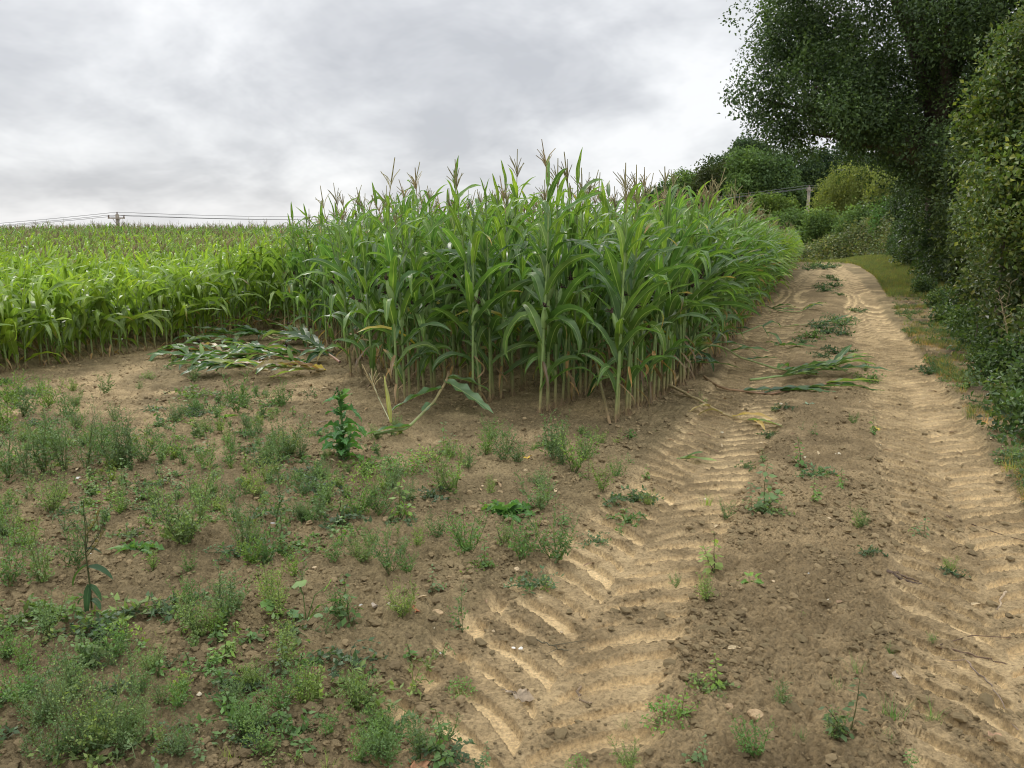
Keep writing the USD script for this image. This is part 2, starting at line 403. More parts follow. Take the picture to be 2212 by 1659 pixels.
# ------------------------------------------------------------------ foliage helpers
def cluster_mesh(seed, n, radius, leaf, cols, up=0.5, ratio=0.6, flat=1.0):
    """A sprig: n folded leaves around a point."""
    rng = np.random.default_rng(seed)
    c = unit(rng.normal(size=(n, 3))) * (rng.uniform(0.15, 1, (n, 1)) ** 0.6) * radius
    c[:, 2] *= flat
    out = unit(c + 1e-6)
    d = unit(out * 0.6 + rng.normal(size=(n, 3)) * 0.7 + [0, 0, -0.15])
    nrm = unit(rng.normal(size=(n, 3)) * 0.6 + out * 0.5 + [0, 0, up])
    s = unit(np.cross(d, nrm)); nrm = np.cross(s, d)
    L = leaf * rng.uniform(0.7, 1.25, (n, 1))
    w = L * ratio / 2
    v = np.stack([c, c + d * L * 0.45 + s * w + nrm * L * 0.12, c + d * L - nrm * L * 0.1, c + d * L * 0.45 - s * w + nrm * L * 0.12], 1)
    f = (np.arange(n)[:, None, None] * 4 + np.array([[0, 1, 2], [0, 2, 3]])).reshape(-1, 3)
    cols = np.asarray(cols, float)
    cc = cols[rng.integers(0, len(cols), n)] * rng.uniform(0.75, 1.25, (n, 1))
    return v.reshape(-1, 3), f, np.repeat(cc, 4, 0)

def sprig_protos(kinds, mat):
    return [lambda p, k=k: write_mesh(p, k[0], k[1], mat, k[2], smooth=False) for k in kinds]

def blob_points(blobs, per_m2, rng, inner=0.35, rough=0.3, squash=1.0):
    out = []
    for c, r in blobs:
        n = int(4 * PI * r * r * per_m2) + 4
        d = unit(rng.normal(size=(n, 3)))
        lump = meshkit.noise(d * 1.9 + np.asarray(c) * 1.7, 3) - 0.5
        rad = r * (1 + rough * 1.6 * lump) * np.where(rng.random(n) < inner, rng.uniform(0.25, 0.85, n), rng.uniform(0.82, 1.08, n))
        p = np.asarray(c) + d * rad[:, None] * [1, 1, squash]
        out.append(p)
    return np.vstack(out)

def crown(parent, pts, kinds, mat, rng, name='crown', smin=0.7, smax=1.3, **tags):
    n = len(pts)
    return instancer(numbered(str(parent.GetPath()), name), sprig_protos(kinds, mat), rng.integers(0, len(kinds), n), pts,
                     rand_quats(n, rng, 0.9), rng.uniform(smin, smax, n), kind='stuff', **tags)

def limb(parent, name, pts, r0, r1, mat=None, col=(0.10, 0.08, 0.06), sides=7):
    pts = np.asarray(pts, float)
    t = np.linspace(0, 1, len(pts)); tt = np.linspace(0, 1, max(5, 3 * len(pts)))
    p = np.stack([np.interp(tt, t, pts[:, k]) for k in range(3)], 1)
    p += 0.25 * r0 * np.random.default_rng(len(pts) + int(abs(pts[-1, 0]) * 100)).normal(size=p.shape) * (tt * (1 - tt) * 4)[:, None]
    v, f = tube(p, np.interp(tt, [0, 1], [r0, r1]), sides, True)
    sh = Shape().add(v, f, col)
    return sh.build(name, mat or M_BARK, parent)

def tree(name, label, cat, blobs, kinds, mat, base, rng, per_m2, trunk_r=0.15, inner=0.35, rough=0.3, group=None, limbs=4, cut=None):
    x = thing(name, label, cat, (base[0], base[1], base[2]), group=group)
    o = np.asarray(base, float)
    pts = blob_points(blobs, per_m2, rng, inner, rough) - o
    pts = pts[pts[:, 2] > 0.05]
    cs = np.array([b[0] for b in blobs]) - o
    mid = cs.mean(0)
    fork = np.array([mid[0] * 0.35, mid[1] * 0.35, max(0.3 * cs[:, 2].max(), 0.4)])
    limb(x, 'trunk', [(0, 0, -0.2), fork * 0.5, fork], trunk_r, trunk_r * 0.75)
    order = np.argsort(-cs[:, 2])[:limbs]
    for k in order:
        limb(x, 'limb', [fork, fork * 0.45 + cs[k] * 0.55 + [0, 0, 0.1], cs[k]], trunk_r * 0.6, trunk_r * 0.15)
    crown(x, pts, kinds, mat, rng)
    return x

# ------------------------------------------------------------------ far wood beyond the hedge
rng = np.random.default_rng(11)
def pblobs(rows, Y, dz=0.0, seed=0, deep=0.5):
    """circles given in the photograph, each at its own distance, become round masses with depth"""
    r_ = np.random.default_rng(seed)
    out = []
    for (px, py, rp, *rest) in rows:
        if rest and rest[0] == 0:          # stands on the ground, foot given
            g = U(px, py)
            rad = rp * px_scale(g)
            out.append((np.array([g[0], g[1] + .3 * rad, gz(*g) + .5 * rad]), rad))
            continue
        y = rest[0] if rest else Y
        rad = rp / FPX * y
        p = at(px, py, y + rad * r_.uniform(-deep, deep))
        out.append((p, rad))
    return out

G_DK, G_MD, G_LT, G_YL = [(0.045, 0.076, 0.036), (0.055, 0.092, 0.042)], [(0.066, 0.115, 0.043), (0.078, 0.128, 0.050)], [(0.105, 0.175, 0.054), (0.118, 0.185, 0.062)], [(0.19, 0.235, 0.068), (0.215, 0.25, 0.08)]
def far_kinds(cols, seed, leaf=0.34, n=46, r=0.85):
    return [cluster_mesh(seed + k, n, r, leaf, cols, up=0.7) for k in range(3)]

WOOD = [  # label, circles, distance, colours
    ('pale green rounded tree at the left end of the far wood, above the maize tassels', [(1482, 402, 34), (1460, 418, 26), (1505, 415, 28)], 112, G_LT),
    ('low dark bush at the left foot of the far wood behind the tassels', [(1428, 424, 22), (1404, 434, 15), (1450, 432, 20)], 105, G_DK),
    ('brownish green tree second from the left end of the far wood', [(1535, 400, 38), (1520, 425, 30), (1552, 425, 32)], 108, [(0.055, 0.068, 0.024), (0.045, 0.062, 0.022)]),
    ('dark broad tree in the far wood left of the tallest crown', [(1568, 372, 40), (1556, 405, 38), (1590, 400, 40)], 112, G_DK),
    ('bright green crown in the middle of the far wood', [(1608, 366, 34), (1625, 390, 36), (1600, 405, 32)], 104, G_LT),
    ('tallest dark tree of the far wood, just left of the oak crown', [(1622, 328, 32), (1600, 340, 24), (1650, 345, 34), (1630, 360, 34)], 116, G_DK),
    ('mid green tree in the far wood above the lime coloured shrub', [(1668, 378, 42), (1690, 400, 38), (1655, 410, 36)], 103, G_MD),
    ('dark green tree in the far wood behind the top of the near pole', [(1728, 372, 44), (1745, 405, 40), (1712, 415, 36)], 106, G_DK),
    ('blue green tree in the far wood between the pole and the round willow', [(1785, 365, 40), (1800, 392, 42), (1770, 400, 32)], 108, [(0.030, 0.056, 0.030), (0.036, 0.065, 0.032)]),
    ('dark tree in the far wood behind the round willow', [(1840, 352, 44), (1872, 375, 46), (1850, 400, 40)], 110, G_MD),
    ('shaded tree in the far wood showing under the oak boughs', [(1925, 372, 46), (1965, 390, 46), (1900, 400, 40)], 100, G_DK),
]
for k, (lab, rows, Y, cols) in enumerate(WOOD):
    low = [(px + dx, py + 46, r * 1.0) for (px, py, r) in rows[:2] for dx in (-8, 10)]
    bl = pblobs(rows + low, Y, seed=k)
    c = np.mean([b[0] for b in bl], 0)
    tree('wood_tree', lab, 'tree', bl, far_kinds(cols, 100 + 7 * k), M_FAR, (c[0], c[1], base_z(c[0], c[1]) - 0.3), rng, 1.15, 0.3, inner=0.15, rough=0.45, limbs=3)

# shrubs behind the far hedge
SHRUBS = [
    ('willow_shrub', 'large round yellow green willow shrub right of the wooden pole', 'shrub', [(1838, 412, 50), (1800, 440, 38), (1872, 430, 44), (1822, 400, 34), (1858, 402, 34), (1840, 450, 44), (1785, 455, 26)], 72, G_YL, 0.22),
    ('willow_shrub', 'narrow yellowish shrub squeezed between the round willow and the oak shade', 'shrub', [(1902, 415, 22), (1905, 440, 24), (1915, 395, 16)], 66, G_YL, 0.20),
    ('lime_shrub', 'layered lime green shrub left of the wooden pole', 'shrub', [(1640, 450, 20), (1662, 440, 18), (1690, 446, 18), (1705, 458, 14), (1625, 462, 16), (1670, 462, 22)], 84, [(0.10, 0.16, 0.035), (0.12, 0.17, 0.045)], 0.24),
    ('hedge_shrub', 'low leafy shrub at the foot of the wooden pole', 'shrub', [(1700, 482, 24), (1728, 482, 22), (1680, 490, 22), (1745, 494, 20), (1712, 500, 22), (1690, 508, 20), (1735, 508, 20)], 72, G_LT, 0.2),
    ('hedge_shrub', 'rounded leafy shrub right of the foot of the wooden pole', 'shrub', [(1772, 474, 22), (1790, 486, 22), (1757, 488, 18), (1772, 502, 22), (1800, 502, 20)], 66, G_LT, 0.2),
    ('hedge_shrub', 'small bright bush rising from the far hedge below the round willow', 'shrub', [(1855, 468, 20), (1836, 478, 16), (1876, 474, 18), (1855, 494, 22), (1832, 498, 18), (1880, 496, 20)], 61, G_LT, 0.18),
    ('hedge_shrub', 'bright green leafy bush on top of the hedge in front of the oak shade', 'shrub', [(1912, 458, 24), (1945, 450, 26), (1975, 455, 26), (1930, 474, 24), (1965, 476, 26), (1915, 492, 24), (1945, 496, 26), (1980, 496, 26)], 54, [(0.08, 0.16, 0.045), (0.10, 0.18, 0.052)], 0.16),
]
for k, (nm, lab, cat, rows, Y, cols, leaf) in enumerate(SHRUBS):
    bl = pblobs(rows, Y, seed=40 + k)
    c = np.mean([b[0] for b in bl], 0)
    kinds = [cluster_mesh(300 + 5 * k + j, 46, 0.5 * Y / 70 + 0.12, leaf, cols, up=0.7, ratio=0.35 if 'willow' in nm else 0.6) for j in range(3)]
    tree(nm, lab, cat, bl, kinds, M_FAR, (c[0], c[1], base_z(c[0], c[1])), rng, 3.0 * (70 / Y) ** 1.2, 0.08, inner=0.2, rough=0.35, limbs=3)

# ------------------------------------------------------------------ hedges along the right of the track
def hedge(name, label, front, height, thick, kinds, mat, per_m2, seed, top_noise=0.3, group=None):
    r_ = np.random.default_rng(seed)
    p = np.array(front, float)
    d = np.r_[0, np.cumsum(np.linalg.norm(np.diff(p, axis=0), axis=1))]
    L = d[-1]
    n = int(L * (np.mean(height) + thick) * per_m2)
    s = r_.uniform(0, L, n)
    c = np.stack([np.interp(s, d, p[:, k]) for k in (0, 1)], 1)
    t = np.stack([np.interp(s + .3, d, p[:, k]) - np.interp(s - .3, d, p[:, k]) for k in (0, 1)], 1)
    t = unit(t); nr = np.stack([-t[:, 1], t[:, 0]], 1)
    h = np.interp(s, d, height) * (1 + top_noise * (meshkit.noise(np.c_[s * 0.7, s * 0, s * 0 + seed], 5) - 0.5))
    ang = r_.uniform(-0.15, 1.15, n)                       # around the rounded section: front, top, part of the back
    a = ang * PI * 0.62
    shell = 1 + 0.13 * r_.normal(size=n) - np.where(r_.random(n) < 0.2, r_.uniform(0, 0.5, n), 0)
    bulge = 1 + 0.35 * (meshkit.noise(np.c_[s * 1.1, a * 1.5, s * 0 + 2.0], 7 + seed) - 0.5)
    off = thick * (1 - np.sign(np.cos(a)) * np.abs(np.cos(a)) ** 0.6 * shell * bulge)
    z = np.clip(np.sin(np.clip(a, -0.3, PI)), -0.1, 1) ** 1 * h * shell * bulge
    z = np.where(a < 0.35, r_.uniform(0.02, 0.5, n) * h, z)
    xy = c + nr * off[:, None]
    z = np.maximum(z, 0.05) + base_z(xy[:, 0], xy[:, 1])
    o = np.r_[p.mean(0), 0]
    x = thing(name, label, 'hedge', o, group=group)
    pts = np.c_[xy, z] - o
    for q in np.linspace(0.06, 0.94, max(3, int(L / 2.5))):
        b = np.array([np.interp(q * L, d, p[:, k]) for k in (0, 1)]) ; tt = unit(np.array([np.interp(q * L + .3, d, p[:, k]) - np.interp(q * L - .3, d, p[:, k]) for k in (0, 1)]))
        b = b + np.array([-tt[1], tt[0]]) * thick
        b3 = np.r_[b, 0] - o
        limb(x, 'stem', [b3, b3 + [0.1, 0.05, 0.6 * np.mean(height)]], 0.05, 0.02)
    crown(x, pts, kinds, mat, r_, name='foliage')
    return x

hk = lambda cols, seed, leaf, n=34, r=0.3, **k: [cluster_mesh(seed + j, n, r, leaf, cols, **k) for j in range(3)]
C_HEDGE = [(0.105, 0.155, 0.055), (0.14, 0.18, 0.075), (0.12, 0.145, 0.055), (0.185, 0.185, 0.085)]
C_IVY = [(0.048, 0.086, 0.030), (0.060, 0.105, 0.036), (0.036, 0.062, 0.025)]
C_MIX = [(0.058, 0.092, 0.028), (0.085, 0.118, 0.036), (0.044, 0.07, 0.023), (0.11, 0.12, 0.045)]
hedge('clipped_hedge', 'long clipped mixed hedge running across the far end of the track', [U(1600, 540), U(1660, 543), U(1722, 547), U(1800, 551), U(1850, 553.5)],
      [1.8, 1.9, 2.0, 2.2, 2.35], 1.4, hk(C_HEDGE, 500, 0.17, 40, 0.46), M_HEDGE, 24, 1)
hedge('clipped_hedge', 'taller paler stretch of clipped hedge where the track bends', [U(1846, 553), U(1890, 556), U(1940, 562)],
      [2.35, 2.55, 2.8], 1.3, hk(C_HEDGE, 520, 0.15, 40, 0.42), M_HEDGE, 28, 2)
hedge('ivy_hedge', 'dark ivy covered end of the hedge under the oak', [U(1934, 561), U(1962, 574), U(1990, 589)],
      [2.8, 2.9, 2.9], 1.2, hk(C_IVY, 540, 0.12, 40, 0.34), M_HEDGE, 36, 3)
for k, (nm, lab, rows, cols, leaf, mat, dens, cr) in enumerate([
    ('undergrowth', 'deep shaded undergrowth around the foot of the oak', [(1990, 425, 42, 36), (2035, 440, 56, 33), (1985, 482, 40, 37), (2020, 500, 52, 35), (2075, 425, 60, 31), (1950, 440, 30, 42), (2020, 395, 44, 34), (2040, 545, 44, 25.2), (2056, 490, 50, 25), (2060, 588, 34, 24), (2030, 590, 26, 26)], C_IVY, 0.13, M_HEDGE, 9, 0.4),
    ('bramble_bank', 'dark green bramble bank right of the bend, between the ivy hedge and the tall shrub', [(1990, 545, 38, 36), (2002, 512, 40, 36), (2030, 572, 44, 28), (2045, 522, 52, 29), (2070, 602, 46, 24), (2085, 542, 60, 24), (2106, 632, 46, 20), (2120, 570, 64, 20), (2105, 480, 70, 24), (2060, 462, 55, 30), (2042, 596, 26, 27), (2082, 636, 24, 21.5), (2135, 500, 60, 18), (2112, 435, 60, 20), (2165, 520, 60, 15.5), (2070, 395, 60, 24), (2110, 370, 56, 20), (2150, 455, 50, 16)], C_MIX[:3], 0.105, M_HEDGE, 14, 0.32),
    ('hazel_shrub', 'tall yellow green shrub filling the upper right edge of the picture', [(2240, 130, 66, 11.3), (2205, 220, 66, 11), (2150, 262, 40, 11.3), (2112, 300, 32, 11.5), (2168, 338, 62, 11.2), (2235, 320, 76, 10.6), (2140, 408, 58, 12), (2210, 430, 76, 10.8), (2112, 240, 24, 11.5), (2136, 196, 24, 11.3), (2172, 150, 28, 11), (2200, 80, 30, 11), (2285, 230, 130, 10.8), (2300, 430, 140, 10), (2330, 60, 120, 11)], [(0.090, 0.142, 0.036), (0.070, 0.115, 0.031), (0.135, 0.165, 0.043)], 0.062, M_HEDGE, 24, 0.24),
    ('bramble_bank', 'tangled bramble and dry stems at the right edge, below the tall shrub', [(2142, 655, 52, 15), (2165, 600, 66, 15), (2190, 695, 54, 12), (2215, 620, 76, 12.5), (2158, 718, 34, 12.8), (2240, 745, 60, 10.5), (2260, 650, 86, 10.5), (2300, 560, 120, 11), (2330, 720, 110, 9)], C_MIX, 0.075, M_HEDGE, 26, 0.22),
    ('nettle_patch', 'low leafy nettles spilling onto the verge beside the track at the right edge', [(2140, 828, 32, 0), (2168, 872, 34, 0), (2196, 930, 34, 0), (2222, 985, 22, 0), (2122, 790, 26, 0), (2058, 704, 24, 0), (2094, 728, 28, 0), (2090, 694, 34, 0), (2118, 758, 26, 0), (2030, 668, 22, 0), (2000, 640, 20, 0), (2150, 780, 44, 0), (2190, 830, 52, 0), (2225, 890, 60, 0), (2120, 725, 40, 0), (2260, 950, 60, 0), (2175, 900, 22, 0), (2130, 850, 16, 0), (2190, 965, 20, 0), (2075, 735, 14, 0), (2105, 790, 15, 0), (2035, 690, 12, 0)], [(0.06, 0.11, 0.034), (0.08, 0.125, 0.04), (0.045, 0.08, 0.027)], 0.06, M_HEDGE, 55, 0.15),
]):
    bl = pblobs(rows, 12, seed=70 + k, deep=0.25)
    c = np.mean([b[0] for b in bl], 0)
    kinds = [cluster_mesh(600 + 5 * k + j, 44, cr, leaf, cols, up=0.7, ratio=(0.45, 0.6, 0.75)[j]) for j in range(3)]
    tree(nm, lab, 'shrub' if 'shrub' in nm else 'undergrowth', bl, kinds, mat, (c[0], c[1], gz(c[0], c[1])), rng, dens, 0.06 if nm != 'nettle_patch' else 0.012, inner=0.25, rough=1.15 if nm == 'hazel_shrub' else 0.8, limbs=4 if nm != 'nettle_patch' else 0)

# dry pale stalks standing in the bramble bank
rr = np.random.default_rng(77)

for k in range(11):
    xy = U(rr.uniform(2150, 2300), rr.uniform(770, 840))
    p = np.array([xy[0], xy[1], gz(*xy)])
    h = rr.uniform(0.8, 1.35)
    dx, dy = rr.normal(0, 0.25), rr.normal(-0.1, 0.15)
    sh = Shape().add(*tube([p, p + [dx * .4, dy * .4, h * .6], p + [dx, dy, h]], [0.004, 0.003, 0.0018], 4), (0.28, 0.22, 0.13))
    for j in range(6):
        q = p + [dx * (.5 + .08 * j), dy * (.5 + .08 * j), h * (.62 + .07 * j)]
        a = rr.uniform(0, 2 * PI)
        sh.add(*tube([q, q + [0.07 * math.cos(a), 0.07 * math.sin(a), 0.05]], [0.003, 0.002], 3), (0.3, 0.24, 0.14))
    tag(sh.build('dry_stalk', M_DRY), 'pale dry grass stalk standing in the brambles at the right edge', 'dry stalk', 'dry stalks in the brambles')

# ------------------------------------------------------------------ oak
OAK = [(1722, 28, 92), (1692, 128, 74), (1650, 206, 50), (1684, 268, 58), (1745, 196, 92), (1712, 296, 38), (1800, 258, 70), (1762, 280, 50), (1822, 116, 104), (1850, 5, 120),
       (1900, 205, 104), (1880, 275, 58), (1925, 330, 42), (1962, 60, 120), (1990, 200, 104), (1965, 312, 78), (2062, 100, 120), (2092, 235, 100), (2045, 330, 82), (2152, 25, 120), (2182, 150, 110),
       (2200, -110, 130), (2050, -110, 140), (1900, -130, 140), (1765, -90, 110), (1850, -260, 150), (2050, -270, 170), (2210, -250, 150), (1950, -400, 140), (2110, -420, 140)]
rk = np.random.default_rng(5)
ob = []
for (px, py, r) in OAK:
    edge = min(1.0, max(0.0, (px - 1640) / 330.0))
    for q in range(1 + (edge > 0.35 and rk.random() < .7)):
        Y = 25.5 + (rk.uniform(-3.8, 3.8) * edge if q == 0 else rk.uniform(-5.0, 5.0) * edge)
        p = at(px, py, 25.0) ; s = 25.0
        c = p + np.array([0, Y - 25.0, 0])
        ob.append((c, r / FPX * s * 0.82))
oak_base = np.array([13.2, 26.2, 0.25])
oak = thing('oak_tree', 'large dark green oak spreading over the bend of the track', 'tree', oak_base)
pts = blob_points(ob, 3.0, rk, inner=0.10, rough=1.0) - oak_base
ok_kinds = [cluster_mesh(700 + j, 95, 0.44, 0.092, [(0.045, 0.080, 0.028), (0.062, 0.104, 0.036), (0.090, 0.142, 0.048)], up=1.0, ratio=0.6) for j in range(4)]
limb(oak, 'trunk', [(0, 0, -0.2), (-0.2, 0.0, 1.9), (-0.7, -0.1, 3.9), (-0.8, 0.1, 6.3), (-0.4, 0.2, 9.0), (0.1, 0.1, 12.3)], 0.55, 0.18, sides=12)
cs = np.array([b[0] for b in ob]) - oak_base
for k in range(0, len(cs), 2):
    zf = min(max(cs[k][2] * 0.45, 3.0), 9.5)
    f0 = np.array([np.interp(zf, [0, 1.9, 3.9, 6.3, 9.0, 12.3], [0, -.2, -.7, -.8, -.4, .1]), 0.05, zf])
    rise = np.array([0, 0, 0.35])
    limb(oak, 'bough', [f0, f0 * 0.6 + cs[k] * 0.4 + rise, f0 * 0.25 + cs[k] * 0.75 + rise * .6, cs[k]], 0.17 if k % 3 else 0.25, 0.035)
crown(oak, pts, ok_kinds, M_OAK, rk, smin=0.7, smax=1.35)

# ------------------------------------------------------------------ poles and wires
def pole(px, top_py, foot_z, Y, label, r, arm=0.65):
    top = at(px, top_py, Y)
    x = thing('utility_pole', label, 'pole', (top[0], top[1], foot_z))
    h = top[2] - foot_z
    Shape().add(*tube([(0, 0, 0), (0, 0, h * .5), (0, 0, h)], [r * 1.25, r * 1.1, r], 12, True), (0.27, 0.235, 0.19)).build('post', M_WOOD, x)
    b = trimesh.creation.box((arm * 2.2, 0.10, 0.12)); b.apply_translation((0, -r - 0.05, h - 0.32))
    Shape().add(b.vertices, b.faces, (0.22, 0.19, 0.155)).build('crossarm', M_WOOD, x, smooth=False)
    tips = []
    for dx, dz in ((-arm, -0.26), (arm, -0.26), (0.0, 0.0)):
        sh = Shape()
        yy_ = -r - 0.05 if dx else 0.0
        for q in range(3):
            sh.add(*tube([(dx, yy_, h + dz + .06 * q), (dx, yy_, h + dz + .06 * q + .03), (dx, yy_, h + dz + .06 * q + .055)], [0.065, 0.075, 0.03], 8, True), (0.16, 0.12, 0.10))
        sh.build('insulator', M_STONE, x)
        tips.append(np.array([top[0] + dx, top[1] + yy_, foot_z + h + dz + 0.19]))
    b = [(0.0, -r, h - 0.9), (arm * .5, -r - .04, h - 0.36), (-arm * .5, -r - .04, h - 0.36)]
    for q in (1, 2):
        Shape().add(*tube([b[0], b[q]], 0.025, 5), (0.2, 0.2, 0.2)).build('brace', M_WIRE, x)
    return tips

lp = pole(253, 463, -3.2, 75.0, 'weathered wooden power pole rising behind the crop on the left skyline', 0.15)
rp = pole(1748, 404, 0.0, 92.0, 'weathered wooden power pole in front of the far wood', 0.15, 0.3)
def wire(a, b, sag, label):
    t = np.linspace(0, 1, 40)[:, None]
    p = a * (1 - t) + b * t - np.array([0, 0, 1.0]) * 4 * sag * t * (1 - t)
    tag(Shape().add(*tube(p, 0.019, 5), (0.10, 0.10, 0.105)).build('power_wire', M_WIRE), label, 'wire')
nm3 = ('lower left hand', 'lower right hand', 'topmost')
for k in range(3):
    wire(lp[k], rp[k], 1.5, f'{nm3[k]} thin grey wire slung between the two poles')
    e = at(-560, 512, 100.0) + np.array([0.65 * (k - 1) if k < 2 else 0, 0, 0.26 if k == 2 else 0])
    wire(e, lp[k], 0.5, f'{nm3[k]} thin grey wire running left from the left pole')
    e = at(2900, 400, 125.0) + np.array([0.65 * (k - 1) if k < 2 else 0, 0, 0.26 if k == 2 else 0])
    wire(rp[k], e, 1.3, f'{nm3[k]} thin grey wire running right from the wood side pole')

#BODY2
# ------------------------------------------------------------------ maize
BLADE, BLADE_Y, RIB = np.array([0.064, 0.140, 0.042]), np.array([0.180, 0.262, 0.042]), np.array([0.30, 0.39, 0.19])
TAN, SHEATH, STALKG = np.array([0.27, 0.18, 0.095]), np.array([0.125, 0.18, 0.055]), np.array([0.12, 0.19, 0.05])

def leaf_strip(base, az, e0, e1, L, W, rng, n=9, twist=0.0, kink=None, col=BLADE, rib=RIB, wave=0.13, wind=0.0, bend=1.4, tip=None, floor=None, cols=(-1, -.5, -.1, 0, .1, .5, 1)):
    s = np.linspace(0, 1, n + 1)
    el = e0 + (e1 - e0) * s ** bend
    if kink:
        el = el - kink[1] * sstep(kink[0] - .06, kink[0] + .06, s)
    a = az + wind * s * math.sin(-az) * 1.0 + rng.normal(0, 0.12) * s
    d = np.stack([np.cos(el) * np.cos(a), np.cos(el) * np.sin(a), np.sin(el)], 1)
    c = np.asarray(base) + np.vstack([np.zeros(3), np.cumsum((d[1:] + d[:-1]) / 2 * (L / n), 0)])
    side = np.stack([-np.sin(a), np.cos(a), 0 * a], 1)
    nrm = np.cross(d, side)
    tw = twist * s ** 1.3
    side, nrm = side * np.cos(tw)[:, None] + nrm * np.sin(tw)[:, None], nrm * np.cos(tw)[:, None] - side * np.sin(tw)[:, None]
    w = W / 2 * np.minimum(1, 0.45 + s / 0.22 * 0.55) * np.clip(1 - s ** 2.6, 0, 1) ** 0.85 + 0.001
    q = np.array(cols)
    ph = rng.uniform(0, 6, 2)
    k = 2 * PI * L / 0.17
    lift = np.abs(q)[None] * 0.30 * (1 - 0.6 * s[:, None]) + wave * (np.abs(q)[None] > .6) * np.where(q[None] > 0, np.sin(k * s + ph[0])[:, None], np.sin(k * s * 1.1 + ph[1])[:, None])
    v = c[:, None] + side[:, None] * (w[:, None] * q[None])[..., None] + nrm[:, None] * (w[:, None] * lift * 2)[..., None] * -1.0 * np.sign(-1)
    m = len(q)
    i, j = np.meshgrid(np.arange(n), np.arange(m - 1), indexing='ij')
    f = np.stack([i * m + j, i * m + j + 1, (i + 1) * m + j + 1, (i + 1) * m + j], -1).reshape(-1, 4)
    cc = np.broadcast_to(np.asarray(col), (n + 1, m, 3)) * (0.92 + 0.16 * s[:, None, None])
    cc = cc.copy()
    if rib is not None:
        cc[:, m // 2] = rib
    if tip is not None:
        u = sstep(0.72, 0.95, s)[:, None, None]
        cc = cc * (1 - u) + np.asarray(tip) * u
    v = v.reshape(-1, 3)
    if floor is not None:
        zf = floor(v) + 0.006
        v[:, 2] = np.maximum(v[:, 2], zf + 0.012 * rng.random(len(v)))
    return v, f, cc.reshape(-1, 3)

def tassel_shape(base, rng, H, lean=(0, 0)):
    sh = Shape()
    col = np.array([0.20, 0.155, 0.075]) * rng.uniform(0.7, 1.35) * ([1.0, 1.0, 1.0] if rng.random() < .5 else [0.95, 1.1, 1.05])
    b = np.asarray(base, float)
    tip = b + [lean[0], lean[1], H]
    sh.add(*tube([b, b + (tip - b) * .35, b + (tip - b) * .45, tip], [0.0038, 0.0034, 0.0062, 0.0038], 4), col)
    for k in range(rng.integers(5, 10)):
        a, q = rng.uniform(0, 2 * PI), rng.uniform(0.22, 0.42)
        o = b + (tip - b) * q
        L = H * rng.uniform(0.35, 0.55)
        e = rng.uniform(1.0, 1.35)
        d = np.array([math.cos(a) * math.cos(e), math.sin(a) * math.cos(e), math.sin(e)])
        e2 = e - rng.uniform(0, 0.45)
        d2 = np.array([math.cos(a) * math.cos(e2), math.sin(a) * math.cos(e2), math.sin(e2)])
        sh.add(*tube([o, o + d * L * .5, o + d * L * .5 + d2 * L * .5], [0.0024, 0.0044, 0.0028], 3), col * rng.uniform(0.85, 1.15))
    return sh

def ear_shapes(base, az, rng, L=0.21):
    tilt = rng.uniform(0.28, 0.5)
    d = np.array([math.cos(az) * math.sin(tilt), math.sin(az) * math.sin(tilt), math.cos(tilt)])
    t = np.array([0, .12, .35, .6, .82, 1.0])
    sh = Shape().add(*tube(np.asarray(base) + d * (t * L)[:, None], np.array([.012, .022, .029, .027, .018, .007]), 8), np.array([0.15, 0.225, 0.07]) * rng.uniform(.9, 1.1))
    silk = Shape()
    tip = np.asarray(base) + d * L
    for k in range(7):
        silk.add(*tube([tip - d * .012, tip + d * .02 + rng.normal(0, .012, 3), tip + d * .025 + rng.normal(0, .024, 3)], [.006, .005, .003], 3), (0.045, 0.025, 0.016))
    return sh, silk

